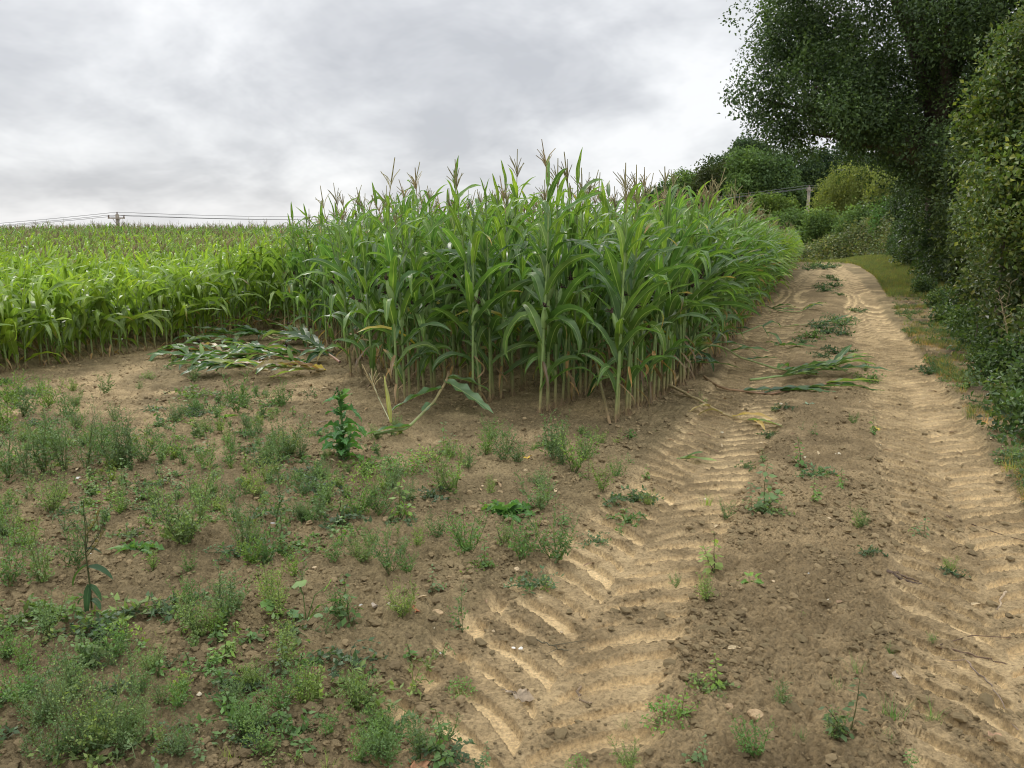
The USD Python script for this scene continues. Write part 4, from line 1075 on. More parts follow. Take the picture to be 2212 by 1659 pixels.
WK = {
    'w': [make_class(f'wispy_weed_kind_{k}', wispy(4000 + k, .40, [W_GREY, W_GRN, W_GREY * [.9, 1.0, .85]][k % 3], 6 + k % 4, .62 + .11 * (k % 4))) for k in range(8)],
    'W': [make_class(f'tall_feathery_kind_{k}', wispy(4050 + k, .60, W_GREY, 8, .62, .0125)) for k in range(3)],
    'b': [make_class(f'leafy_weed_kind_{k}', broad(4100 + k, .30, [W_GRN, W_GREY * .9, W_GRN * .85][k % 3])) for k in range(5)],
    'l': [make_class(f'trailing_weed_kind_{k}', low(4200 + k, .16, [W_DRK, W_DRK * 1.3, W_GRN * .75][k % 3])) for k in range(5)],
    'c': [make_class(f'clump_weed_kind_{k}', clump(4300 + k, .2)) for k in range(3)],
    'g': [make_class(f'grass_tuft_kind_{k}', grass_tuft(4400 + k)) for k in range(4)],
    'r': [make_class(f'rosette_weed_kind_{k}', rosette(4500 + k)) for k in range(3)],
    'o': [make_class(f'bowl_weed_kind_{k}', wispy(4600 + k, .40, W_GREY, 14, .35, .013, bowl=.45)) for k in range(2)],
    't': [make_class(f'thin_weed_kind_{k}', wispy(4700 + k, .40, W_GREY, 2, .15, .014)) for k in range(3)],
}
NOM = {'W': .60, 'w': .40, 'b': .30, 'l': .16, 'c': .20, 'g': .11, 'r': .17, 'o': .34, 't': .40}
WN = {'W': ('feathery_weed', 'big feathery weed', 'weed'), 'w': ('feathery_weed', 'feathery weed', 'weed'), 'b': ('leafy_weed', 'upright leafy weed', 'weed'), 'l': ('trailing_weed', 'low dark trailing weed', 'weed'), 'c': ('bright_weed', 'dense bright weed', 'weed'),
      'g': ('grass_tuft', 'small grass tuft', 'grass tuft'), 'r': ('rosette_weed', 'flat leafy rosette', 'weed'), 'o': ('bowl_weed', 'bowl shaped weed', 'weed'), 't': ('thin_weed', 'tall thin weed', 'weed')}
# kind, foot x, foot y, height (or half width for low kinds) in picture pixels
WEEDS = [('w', 50, 896, 80), ('w', 22, 872, 70), ('w', 104, 880, 62), ('w', 150, 905, 66), ('w', 10, 930, 80), ('w', 85, 850, 42), ('w', 160, 845, 36), ('w', 228, 850, 45), ('c', 320, 818, 22), ('w', 300, 842, 26), ('w', 420, 825, 40),
         ('W', 57, 1030, 110), ('w', 96, 1020, 120), ('W', 140, 1016, 118), ('W', 187, 1014, 128), ('W', 240, 1016, 120), ('w', 280, 1008, 104), ('w', 20, 1026, 100), ('w', 215, 985, 90), ('w', 120, 975, 90), ('w', 310, 1000, 70),
         ('o', 112, 1104, 72), ('b', 343, 922, 50), ('w', 393, 1008, 60), ('w', 447, 1012, 62), ('w', 497, 1008, 52), ('w', 360, 985, 50), ('b', 450, 985, 52), ('w', 510, 896, 86), ('l', 420, 862, 50), ('w', 430, 893, 44), ('r', 485, 905, 26),
         ('w', 607, 884, 58), ('w', 610, 996, 92), ('w', 586, 1008, 60), ('w', 648, 996, 60), ('l', 585, 880, 30), ('o', 403, 1180, 128), ('t', 597, 1152, 190), ('W', 530, 1194, 150), ('w', 575, 1228, 90), ('w', 548, 1222, 70), ('l', 520, 1206, 60), ('l', 600, 1206, 66), ('l', 655, 1190, 50),
         ('t', 693, 1142, 112), ('w', 700, 1100, 70), ('w', 660, 1080, 60), ('l', 690, 1062, 60), ('c', 690, 1040, 30), ('w', 90, 1262, 112), ('w', 20, 1264, 106), ('w', 167, 1226, 90), ('c', 470, 1030, 22), ('w', 410, 1240, 50), ('l', 250, 1350, 90), ('l', 200, 1375, 80), ('l', 330, 1330, 70), ('l', 110, 1340, 80), ('l', 40, 1340, 80), ('l', 380, 1330, 50),
         ('w', 480, 1355, 128), ('w', 585, 1308, 92), ('W', 207, 1634, 240), ('W', 160, 1618, 190), ('W', 245, 1600, 170), ('W', 110, 1560, 150), ('w', 100, 1374, 112), ('c', 267, 1388, 56), ('w', 255, 1420, 90), ('w', 600, 1342, 90), ('w', 617, 1442, 104), ('w', 653, 1527, 82), ('l', 527, 1604, 66), ('b', 515, 1600, 50),
         ('b', 433, 1648, 60), ('b', 597, 1660, 56), ('g', 710, 1655, 42), ('w', 50, 1452, 92), ('w', 40, 1524, 110), ('w', 160, 1480, 110), ('w', 20, 1420, 90), ('b', 400, 1350, 40), ('w', 300, 1495, 70),
         ('c', 880, 1036, 62), ('c', 848, 1030, 48), ('c', 787, 1046, 44), ('c', 915, 1010, 44), ('w', 980, 1078, 98), ('w', 950, 1070, 72), ('l', 945, 1085, 50), ('w', 1087, 1004, 74), ('w', 1050, 990, 66), ('w', 1120, 1010, 56), ('w', 1060, 960, 54), ('b', 957, 988, 60), ('w', 975, 1000, 50), ('w', 1010, 1020, 50),
         ('w', 1240, 1028, 96), ('w', 1197, 1002, 96), ('w', 1215, 1015, 70), ('w', 1265, 1000, 60), ('b', 1270, 1045, 40), ('b', 1337, 964, 30), ('b', 1360, 1012, 30), ('b', 1400, 1028, 30), ('l', 1370, 1078, 52), ('l', 1354, 1124, 44), ('l', 1318, 1088, 40), ('w', 1300, 1070, 60), ('w', 1165, 1060, 50),
         ('b', 860, 1134, 84), ('l', 872, 1136, 40), ('w', 820, 1120, 80), ('w', 775, 1120, 90), ('w', 1010, 1208, 104), ('w', 1124, 1218, 96), ('w', 1090, 1190, 66), ('w', 1197, 1214, 112), ('b', 1047, 1232, 56), ('w', 844, 1246, 96), ('w', 880, 1245, 50), ('b', 934, 1284, 50), ('l', 1150, 1268, 56), ('b', 1175, 1270, 36), ('b', 757, 1362, 96),
         ('t', 1000, 1362, 106), ('w', 944, 1168, 56), ('w', 1167, 1114, 86), ('t', 1180, 1100, 90), ('b', 1217, 1142, 42), ('l', 1287, 1168, 34), ('w', 1060, 1075, 40), ('c', 995, 1488, 44), ('l', 797, 1520, 90), ('l', 850, 1560, 60), ('b', 1050, 1634, 44), ('g', 1350, 1566, 24), ('c', 1247, 1648, 36), ('w', 1360, 1658, 72), ('c', 1437, 1572, 66), ('b', 1470, 1560, 60),
         ('b', 1650, 1114, 98), ('b', 1625, 1116, 60), ('l', 1655, 1112, 46), ('b', 1544, 1246, 80), ('w', 1527, 1308, 62), ('r', 1620, 1264, 32), ('l', 1873, 1200, 34), ('c', 1731, 1342, 16), ('b', 1995, 1152, 50), ('w', 1856, 1146, 52), ('l', 2060, 1228, 32), ('w', 2055, 1222, 34), ('b', 1832, 1606, 112), ('w', 1800, 1610, 70), ('g', 1918, 1418, 26), ('g', 1852, 1470, 38), ('g', 1929, 1560, 46), ('g', 2015, 1550, 40), ('g', 1814, 1506, 34), ('b', 1960, 1655, 40),
         ('b', 1510, 1660, 60), ('w', 1631, 1648, 90), ('w', 1690, 1540, 64), ('g', 1908, 1616, 32), ('g', 1728, 1616, 34), ('b', 1551, 1500, 70), ('l', 1530, 1505, 50), ('w', 2015, 1380, 28), ('b', 1732, 1012, 58), ('c', 1775, 1030, 24), ('l', 1760, 1030, 44), ('b', 1818, 1056, 42), ('l', 1608, 1002, 26), ('b', 1648, 995, 28), ('c', 1678, 880, 18), ('l', 1690, 882, 26), ('b', 1518, 868, 26), ('b', 1762, 940, 28), ('b', 1735, 930, 20), ('w', 1842, 912, 26), ('b', 1888, 932, 38), ('l', 1658, 934, 26), ('b', 1885, 822, 36), ('l', 1872, 820, 32), ('w', 1870, 800, 34),
         ('w', 1568, 1116, 44), ('g', 1528, 1080, 24), ('b', 1758, 1090, 54), ('w', 1862, 1146, 36), ('l', 2078, 842, 30), ('b', 2085, 838, 24), ('l', 2008, 808, 34), ('l', 2190, 985, 40), ('l', 2205, 1010, 30),
         ('w', 1400, 1090, 40), ('w', 1330, 1040, 44), ('b', 1340, 1150, 26), ('w', 1460, 1260, 30), ('t', 480, 940, 50), ('w', 560, 940, 40), ('w', 330, 1090, 60), ('w', 260, 1110, 50), ('w', 440, 1100, 60), ('w', 500, 1090, 50), ('w', 560, 1080, 60), ('w', 330, 1230, 50), ('w', 720, 1220, 60), ('w', 770, 1210, 50), ('w', 640, 1250, 60), ('w', 900, 1190, 50), ('w', 60, 1180, 70), ('w', 0, 1130, 60)]
MID_PATCH = [(1790, 725, 40), (1755, 735, 36), (1820, 705, 34), (1770, 712, 34), (1812, 727, 30), (1735, 745, 26), (1805, 768, 34), (1775, 775, 28), (1840, 765, 22), (1800, 692, 26), (1835, 690, 20), (1858, 670, 18), (1840, 668, 16), (1785, 632, 26), (1800, 620, 24), (1770, 622, 18), (1812, 640, 16), (1780, 580, 30), (1760, 578, 26), (1800, 578, 22), (1745, 582, 18), (1790, 602, 18), (1808, 606, 16), (1715, 575, 12)]
WEEDS += [('l', a, b, c * .95) for a, b, c in MID_PATCH]
rf = np.random.default_rng(123)
while len(WEEDS) < 440:       # the many lesser weeds of the plot
    a, b = rf.uniform(-60, 1340), 830 + 820 * rf.random() ** 1.4
    if a > 1330 - 0.62 * max(0, b - 1050) or b < 915 - max(0, 720 - a) * .3 or (a > 640 and b < 930):
        continue
    xy_ = U(a, b)
    if fbm2(np.array([xy_]), .8, 3, 81)[0] * (1.15 - 0.22 * a / 1300) < rf.uniform(.41, .53):
        continue
    kd_ = rf.choice(['w', 'w', 'w', 't', 'l', 'b', 'o', 'l'])
    WEEDS.append((kd_, a, b, rf.uniform(.07, .16) / px_scale(xy_)))
LAND = [('the far left weed belt', 60, 850), ('the big left weed clump', 190, 1015), ('the small white stones at left', 215, 1030), ('the tall thin weed at centre left', 597, 1152), ('the bright clump before the crop', 880, 1036), ('the low left weed mat', 230, 1350), ('the big feathery weed at bottom left', 207, 1634),
        ('the cream stone at lower left', 430, 1502), ('the weeds before the maize front', 1220, 1015), ('the grey papery dead leaf', 826, 1322), ('the tall leafy weed between the ruts', 1650, 1114), ('the spiny sow thistle', 740, 1000), ('the dandelion rosette', 300, 1190), ('the dark seeding plant', 197, 1313), ('the round leaved mallow', 662, 1346), ('the front maize corner', 1310, 922), ('the reddish dead leaf', 878, 1332), ('the broken silvery maize leaf', 985, 930), ('the crisp curled rosette', 1094, 1123),
        ('the straw coloured stalk', 1600, 905), ('the fallen maize pile', 1700, 820), ('the long pale stalk', 1740, 705), ('the trampled maize heap', 520, 800), ('the bottom left corner', 0, 1659), ('the brown bottom leaf', 905, 1643), ('the bark strip', 1955, 1247), ('the bottom right corner', 2212, 1659), ('the far bend of the track', 1780, 590), ('the middle left edge', 0, 1000), ('the nettle verge', 2160, 930)]
rw = np.random.default_rng(91)
cnt, wl = {}, []
for (kd, px, py, hp) in WEEDS:
    li = min(range(len(LAND)), key=lambda q: (LAND[q][1] - px) ** 2 + ((LAND[q][2] - py) * 1.6) ** 2)
    dx, dy = px - LAND[li][1], (py - LAND[li][2]) * 1.6
    wl.append((li, kd, dx * dx + dy * dy, px, py, hp, dx, dy))
for li, kd, dd, px, py, hp, dx, dy in sorted(wl):
    side = ('right of' if dx > 0 else 'left of') if abs(dx) > abs(dy) else ('below' if dy > 0 else 'above')
    key = (li, kd, side)
    n = cnt[key] = cnt.get(key, 0) + 1
    nm_, look_, cat_ = WN[kd]
    total = sum(1 for q in wl if q[0] == li and q[1] == kd and ((('right of' if q[6] > 0 else 'left of') if abs(q[6]) > abs(q[7]) else ('below' if q[7] > 0 else 'above')) == side))
    lab = f'{look_} {side} {LAND[li][0]}' if total == 1 else f'{look_}, {"nearest" if n == 1 else ORD[n - 1] + " nearest"} one {side} {LAND[li][0]}'
    xy = U(px, py)
    s = hp * px_scale(xy) / NOM[kd] * ((1.25 if hp < 130 else 1.08) if kd in 'wbtoW' else 1.0 if kd == 'c' else 1.25)
    c = WK[kd][rw.integers(len(WK[kd]))]
    copy_of(c, nm_, lab, cat_, (xy[0], xy[1], gz(*xy) - .004), (rw.normal(0, .06), rw.normal(0, .06), rw.uniform(0, 2 * PI)), s)

# the sow thistle
xy = U(742, 1000); tz = gz(*xy)
th = thing('sow_thistle', 'tall spiny sow thistle with arching lobed leaves standing alone in the weeds', 'thistle', (xy[0], xy[1], tz))
rt = np.random.default_rng(5)
H = 0.50
Shape().add(*tube([(0, 0, -.02), (.004, 0, .15), (-.004, .005, .32), (-.012, 0, H)], [.012, .010, .008, .005], 7), (.085, .15, .05)).build('stem', M_WEED, th)
T_G = np.array([0.060, 0.150, 0.045])
spec = [(z_, az, e0, e1, L, W) for z_, az, e0, e1, L, W in
        [(.43, 3.2, .5, -1.2, .15, .05), (.42, .1, .9, .3, .11, .045), (.36, -.2, .35, -1.6, .20, .055), (.33, 3.0, .6, -.9, .13, .05), (.26, -.3, .45, -1.7, .24, .06), (.24, 3.3, .5, -1.6, .22, .055), (.2, 1.4, .6, -.9, .2, .06), (.2, -1.6, .6, -1.0, .2, .07)]]
spec += [(.02 + .012 * k, k * 2.4, .5 + .25 * (k % 3), -.9, .17 + .05 * (k % 2), .075) for k in range(15)]
spec += [(.30 + .03 * k, 1.0 + 2.4 * k, 1.0, .2, .10, .045) for k in range(6)]
def lobed(b, az, e0, e1, L, W, r_, col, lobes=6):
    v, f, c = leaf_strip(b, az, e0, e1, L, W, r_, n=18, twist=r_.normal(0, .25), col=col * r_.uniform(.8, 1.2), rib=np.array([.22, .32, .2]), wave=.45)
    v = v.reshape(19, 7, 3); mid = v[:, 3:4]; u = np.linspace(0, 1, 19) * lobes
    return (mid + (v - mid) * (1.15 - .85 * (u - np.floor(u)))[:, None, None]).reshape(-1, 3), f, c
for z_, az, e0, e1, L, W in spec:
    Shape().add(*lobed((-.005, 0, z_), az, e0, e1, L, W, rt, T_G)).build('leaf', M_WEED, th)
sh = Shape()
for k in range(5):
    p = np.array([-.012, 0, H]) + rt.normal(0, .014, 3)
    b = trimesh.creation.icosphere(1, .008); sh.add(b.vertices * [1, 1, 1.5] + p, b.faces, (.10, .16, .05))
sh.build('bud', M_WEED, th)

# lush rosette and dandelion rosette, as things of their own
for nm_, lab, px, py, rad, n, col, lob, up in [('lettuce_rosette', 'crisp lettuce like rosette of bright curled leaves in the middle of the weeds', 1094, 1122, 60, 22, np.array([.075, .165, .045]), 6, .9), ('dandelion_rosette', 'dandelion like rosette of long lobed leaves on bare soil at left', 300, 1188, 62, 11, np.array([.09, .185, .06]), 5, .45)]:
    xy = U(px, py); sc_ = rad * px_scale(xy)
    x = thing(nm_, lab, 'weed', (xy[0], xy[1], gz(*xy)))
    for k in range(n):
        Shape().add(*lobed((0, 0, .006), k * 2.4 + rt.normal(0, .2), up * rt.uniform(.3, 1.3), -.35 if nm_[0] == 'd' else rt.uniform(-1.2, -.1), sc_ * rt.uniform(.7, 1.15), sc_ * rt.uniform(.28, .42), rt, col, lob)).build('leaf', M_WEED, x)

# dark seeding plant with big drooping leaves
xy = U(198, 1316); s1 = px_scale(xy)
x = thing('seeding_plant', 'tall dark stemmed plant with seed spikes and big drooping pointed leaves at left', 'weed', (xy[0], xy[1], gz(*xy)))
D_G = np.array([.030, .070, .028])
Shape().add(*tube(np.array([(0, 0, -2), (1, 0, 60), (-2, 0, 130), (2, 0, 190), (3, 0, 250)]) * s1, np.array([.0045, .004, .0035, .0025, .0015]), 5), (.10, .11, .05)).build('stem', M_WEED, x)
for k, (z0, a, L) in enumerate([(135, .55, 75), (150, 2.7, 62), (140, 1.6, 80), (125, .2, 60), (170, -.6, 66)]):
    p = np.array([0, 0, z0]) * s1
    q = p + np.array([math.cos(a) * .62 * L, .15 * L, L * .9]) * s1
    sh = Shape().add(*tube([p, (p + q) / 2 + [.01, 0, 0], q], [.0022, .0018, .0012], 4), (.09, .10, .05))
    for j in range(9):
        m = p + (q - p) * (.3 + .08 * j)
        for w in range(3):
            leaflet(sh, m, unit(rt.normal(0, 1, 3)), unit(rt.normal(0, 1, 3)), .011, .8, (.10, .10, .055))
    sh.build('seed_spike', M_WEED, x)
for z0, az, e0, e1, L, W in [(100, .1, -.1, -.9, 60, 22), (105, 3.3, -.4, -1.5, 62, 15), (62, -1.5, -.9, -1.5, 70, 15), (60, -.4, -.4, -1.0, 46, 14), (30, 3.0, .3, -1.3, 42, 13), (26, -.5, .3, -1.1, 42, 14), (140, .3, .1, -.9, 34, 14)]:
    Shape().add(*leaf_strip(np.array([0, 0, z0]) * s1, az, e0, e1, L * s1, W * s1, rt, n=9, col=D_G * rt.uniform(.8, 1.3), rib=D_G * 1.8, wave=.04, bend=1.0)).build('leaf', M_WEED, x)

# mallow with round leaves on long stalks
xy = U(662, 1346); s1 = px_scale(xy)
x = thing('mallow_plant', 'small mallow with a few round leaves held on long stalks', 'weed', (xy[0], xy[1], gz(*xy)))
for (dx, dy, h, rr_, tilt) in [(-12, 3, 84, 17, .25), (48, 10, 80, 15, .9), (62, 4, 48, 16, .5), (-66, -8, 22, 18, .35), (-22, -4, 20, 18, .2), (22, -10, 14, 17, .15), (-84, 6, 36, 16, .5), (52, -4, 30, 13, .3)]:
    tip = np.array([dx, dy, h]) * s1
    st = Shape().add(*tube([(0, 0, 0), tip * [.4, .4, .75], tip], [.0024, .002, .0016], 4), (.12, .19, .06))
    st.build('leaf_stalk', M_WEED, x)
    a = np.linspace(0, 2 * PI, 17)[:-1]
    r_ = rr_ * s1 * (1 + .09 * np.cos(a * 5)) * (1 - .75 * np.exp(-(((a + PI) % (2 * PI) - PI) / .22) ** 2))
    v = np.stack([r_ * np.cos(a), r_ * np.sin(a), .18 * r_ + .004 * np.sin(5 * a)], 1)
    v = np.vstack([[0, 0, 0], v * [1, 1, .5]])
    R_ = trimesh.transformations.euler_matrix(tilt * rt.choice([-1, 1]), tilt * .6, rt.uniform(0, 6))[:3, :3]
    f = [[0, 1 + i, 1 + (i + 1) % 16] for i in range(16)]
    Shape().add(v @ R_.T + tip, f, np.array([.10, .20, .07]) * rt.uniform(.85, 1.2)).build('leaf', M_WEED, x)

# dark docks at the far end of the crop
xy = U(1712, 563)
x = thing('dock_plant', 'dark dock like bush standing at the far end of the maize edge', 'weed', (xy[0], xy[1], 0))
sh, lf = Shape(), Shape()
for k in range(9):
    a = rt.uniform(0, 6.28); P = np.array([(0, 0, 0), (math.cos(a) * .3, math.sin(a) * .3, .8), (math.cos(a) * .5, math.sin(a) * .5, 1.7)])
    Shape().add(*tube(P, [.02, .015, .006], 4), (.05, .05, .03)).build('stem', M_WEED, x)
    for j in range(18):
        q = P[0] + (P[2] - P[0]) * rt.uniform(.1, 1)
        lf.add(*leaf_strip(q, rt.uniform(0, 6.28), .5, -1.0, rt.uniform(.25, .4), .11, rt, n=4, col=D_G * rt.uniform(.7, 1.2), rib=None))
lf.build('foliage', M_WEED, x)

# ------------------------------------------------------------------ ground cover, verge grass, crumbs
rv = np.random.default_rng(17)
def plain(parts_fn, mat):
    def make(path):
        sh = Shape()
        for p in parts_fn:
            sh.join(p[1])
        v, f, c = sh.arrays()
        return write_mesh(path, v, f, mat, c)
    return make
# seedlings and small cover in the weedy plot
n = 9000
xy = np.c_[rv.uniform(-9, 3.5, n), rv.uniform(1.8, 10.5, n)]
dens = sstep(.46, .62, fbm2(xy, .8, 3, 81)) * (.35 + .65 * sstep(.4, -1.6, xy[:, 0])) * (1 - sstep(7.2, 9.5, xy[:, 1]) * (xy[:, 0] > -4))
s_, l_, _ = LEFT_RUT.local(xy)
keep = (rv.random(n) < dens * .75) & (l_ < -.45) & (xy[:, 1] < front_y(xy[:, 0]) - .1) & (np.abs(xy[:, 0]) < .75 * xy[:, 1] + 1)
xy = xy[keep]; z_ = ground(xy, False)[0]
instancer('/World/seedling_cover', [plain(low(5000, .08, W_GRN, .016, 7), M_WEED), plain(low(5001, .08, W_GREY * .8, .014, 6), M_WEED), plain(grass_tuft(5002, .05, W_GRN, 9), M_GRASS), plain(broad(5003, .07, W_GRN, .02, 1), M_WEED), plain(wispy(5004, .12, W_GREY, 2, .5, .010), M_WEED)],
          rv.integers(0, 5, len(xy)), np.c_[xy, z_], rand_quats(len(xy), rv, .15), rv.uniform(.6, 1.5, len(xy)), label='scattered small seedlings covering the bare soil', cat='seedlings', kind='stuff')
# verge grass
n = 36000
sv = rv.uniform(0, VERGE.s[-1] - .5, n)
pv = np.stack([np.interp(sv, VERGE.s, VERGE.p[:, k]) for k in (0, 1)], 1)
lv = np.abs(rv.normal(0, .75, n)) * (1 + 2.2 * sstep(12, 26, pv[:, 1])) - .12
pv = pv * 1.0; tv = np.stack([np.interp(sv, VERGE.s, VERGE.t[:, k]) for k in (0, 1)], 1)
xy = pv + np.stack([tv[:, 1], -tv[:, 0]], 1) * lv[:, None]
green = fbm2(xy, 1.1, 3, 55)
keep = (rv.random(n) < sstep(.42, .56, green) * .75 + .06 + .6 * (xy[:, 1] > 22)) & (xy[:, 1] > 3.5) & (np.hypot(*xy.T) < 70)
xy = xy[keep]; z_ = ground(xy, False)[0]
far_ = xy[:, 1] > 20
YG, DRYG = np.array([.105, .135, .036]), np.array([.24, .17, .085])
instancer('/World/verge_grass', [plain(grass_tuft(5100, .12, W_GRN * [.85, .72, .8], 24), M_GRASS), plain(grass_tuft(5101, .12, YG * [1, .9, 1], 24), M_GRASS), plain(grass_tuft(5102, .10, DRYG, 20, 1.1), M_GRASS), plain(low(5103, .10, W_DRK * 1.2, .026, 9), M_WEED)],
          np.where(far_, rv.choice([1, 1, 0, 2], len(xy)), rv.choice([0, 1, 2, 2, 2, 3], len(xy))), np.c_[xy, z_], rand_quats(len(xy), rv, .2), rv.uniform(.5, 1.15, len(xy)) * np.where(far_, 1.3, 1), label='worn grass verge along the right of the track', cat='grass', kind='stuff')
# grass across the far bend
n = 5000
xy = np.c_[rv.uniform(14, 30, n), rv.uniform(44, 68, n)]
xy = xy[(rv.random(n) < .9)]; z_ = ground(xy, False)[0]
instancer('/World/bend_grass', [plain(grass_tuft(5110, .18, YG, 20, .9), M_GRASS), plain(grass_tuft(5111, .18, YG * [1.1, 1, 1], 20, .9), M_GRASS)], rv.integers(0, 2, len(xy)), np.c_[xy, z_], rand_quats(len(xy), rv, .2), rv.uniform(.6, 1.3, len(xy)), label='yellow green grass where the track bends away', cat='grass', kind='stuff')
# crumbs of soil
def clod(seed, col):
    b = trimesh.creation.icosphere(1, 1.0)
    v = b.vertices * (1 + 1.1 * (meshkit.noise(b.vertices * 1.7 + seed * 7.3, seed) - .5)[:, None]) * [1.15, .9, .62]
    return lambda p: write_mesh(p, v, b.faces, M_CLOD, np.repeat(np.array([col]), len(v), 0), smooth=False)
n = 260000
ycl = 1.9 * np.exp(rv.uniform(0, math.log(14 / 1.9), n)); xy = np.c_[rv.uniform(-.85, .85, n) * (ycl + .8), ycl]
z_, c_, cr_ = ground(xy)
den = sstep(.42, .62, fbm2(xy, 2.6, 3, 91)) * .9 + .12
keep = (rv.random(n) < den * sstep(.25, .9, cr_) * .62) & (xy[:, 1] < front_y(xy[:, 0]) + 2)
xy, z_ = xy[keep], z_[keep]
size = .0030 * np.exp(rv.exponential(.46, len(xy))) * (1 + .05 * xy[:, 1])
size = np.minimum(size, .022)
instancer('/World/soil_crumbs', [clod(1, (.285, .218, .118)), clod(2, (.24, .184, .10)), clod(3, (.335, .252, .138)), clod(4, (.205, .155, .085))], rv.integers(0, 4, len(xy)), np.c_[xy, z_ + size * .25], rand_quats(len(xy), rv, .5), size, label='loose crumbs of brown soil lying on the plot', cat='soil', kind='stuff')
print('crumbs', len(xy))
# dry litter under the crop and on the verge
def litter(seed, col):
    v, f, c = leaf_strip((0, 0, 0), 0, .25, -.2, .09, .02, np.random.default_rng(seed), n=5, col=col, rib=None, wave=.3)
    return lambda p: write_mesh(p, v, f, M_DRY, c)
n = 2600
k_ = rv.integers(0, len(plants), n)
near = plants[k_][:, 1] < 22
xl = plants[k_][near, :2] + rv.normal(0, .22, (near.sum(), 2))
sv = rv.uniform(0, 22, 900); lv = rv.uniform(-.1, 1.4, 900)
pv = np.stack([np.interp(sv, VERGE.s, VERGE.p[:, k]) for k in (0, 1)], 1); tv = np.stack([np.interp(sv, VERGE.s, VERGE.t[:, k]) for k in (0, 1)], 1)
xl = np.vstack([xl, pv + np.stack([tv[:, 1], -tv[:, 0]], 1) * lv[:, None], np.c_[rv.uniform(-5, 4.5, 130), rv.uniform(2.8, 9, 130)]])
z_ = ground(xl, False)[0]
instancer('/World/leaf_litter', [litter(1, (.30, .21, .11)), litter(2, (.20, .13, .07)), litter(3, (.40, .31, .18))], rv.integers(0, 3, len(xl)), np.c_[xl, z_ + .012], rand_quats(len(xl), rv, .5), rv.uniform(.35, 1.0, len(xl)), label='dry leaf litter lying under the crop and along the verge', cat='leaf litter', kind='stuff')

# ------------------------------------------------------------------ stones, dead leaves, twigs
STONES = [(430, 1502, 11, 'cream'), (626, 1365, 9, 'cream'), (237, 1026, 12, 'white'), (170, 1031, 8, 'white'), (552, 981, 9, 'cream'), (537, 978, 6, 'white'), (680, 1232, 8, 'buff'), (13, 1095, 7, 'buff'), (192, 1197, 8, 'white'), (130, 1203, 8, 'white'), (327, 1131, 6, 'cream'), (98, 1144, 7, 'white'), (590, 1135, 9, 'grey'), (635, 1465, 8, 'cream'),
          (1109, 1392, 6, 'white'), (1125, 1394, 8, 'white'), (1116, 1239, 11, 'buff'), (1066, 1360, 7, 'buff'), (940, 1366, 6, 'cream'), (952, 1404, 8, 'grey'), (1042, 1058, 6, 'buff'), (835, 1131, 16, 'brown'), (942, 1335, 20, 'brown'), (1213, 1360, 6, 'buff'), (1485, 1505, 13, 'buff'), (1670, 1265, 6, 'buff'), (1745, 1247, 6, 'grey'), (1695, 1010, 9, 'buff'), (1810, 980, 9, 'cream'),
          (1740, 988, 6, 'cream'), (1688, 868, 7, 'cream'), (1855, 1000, 5, 'buff'), (2158, 992, 11, 'buff'), (1542, 1225, 5, 'white'), (1525, 1072, 6, 'cream'), (1620, 1090, 6, 'white'), (1545, 1310, 5, 'white'), (1900, 950, 5, 'cream'), (1560, 925, 6, 'cream'), (1425, 873, 6, 'cream'), (380, 940, 5, 'cream'), (445, 985, 6, 'buff'), (1790, 1125, 9, 'buff'), (1700, 1160, 5, 'white'), (1995, 855, 6, 'buff'), (1860, 868, 5, 'cream'), (1478, 960, 6, 'buff'), (780, 1315, 8, 'grey'), (700, 1300, 6, 'buff'), (1630, 1560, 24, 'brown'), (1575, 1540, 14, 'brown')]
SCOL = {'cream': (.50, .44, .31), 'white': (.62, .60, .54), 'buff': (.42, .32, .19), 'grey': (.33, .32, .29), 'brown': (.36, .26, .15)}
cnt = {}
srt = sorted(STONES, key=lambda q: (min(range(len(LAND)), key=lambda w: (LAND[w][1] - q[0]) ** 2 + ((LAND[w][2] - q[1]) * 1.6) ** 2), q[3]))
for k, (px, py, w, cn) in enumerate(srt):
    li = min(range(len(LAND)), key=lambda q: (LAND[q][1] - px) ** 2 + ((LAND[q][2] - py) * 1.6) ** 2)
    n = cnt[(li, cn)] = cnt.get((li, cn), 0) + 1
    dx, dy = px - LAND[li][1], (py - LAND[li][2]) * 1.6
    side = ('right of' if dx > 0 else 'left of') if abs(dx) > abs(dy) else ('below' if dy > 0 else 'above')
    xy = U(px, py); r_ = w * px_scale(xy) * .62
    b = trimesh.creation.icosphere(2, 1.0)
    v = b.vertices * (1 + .6 * (meshkit.noise(b.vertices * 1.1 + k * 3.1, k) - .5) + .25 * (meshkit.noise(b.vertices * 2.7 + k, k + 5) - .5))[:, None] * [1.15, .9, .62]
    what = 'lump of brown soil' if cn == 'brown' else f'{cn} stone'
    lab = f'{what} lying {side} {LAND[li][0]}' + ('' if n == 1 else f', {ORD[n - 1]} such one')
    p = write_mesh(numbered('/World', 'soil_clod' if cn == 'brown' else 'stone'), v * r_, b.faces, M_CLOD if cn == 'brown' else M_STONE, np.repeat(np.array([SCOL[cn]]), len(v), 0), smooth=cn != 'brown')
    UsdGeom.Xformable(p).AddTranslateOp().Set(Gf.Vec3d(float(xy[0]), float(xy[1]), gz(*xy) + r_ * .3 + .004))
    UsdGeom.Xformable(p).AddRotateZOp().Set(float(rv.uniform(0, 360)))
    tag(p, lab, 'soil lump' if cn == 'brown' else 'stone')

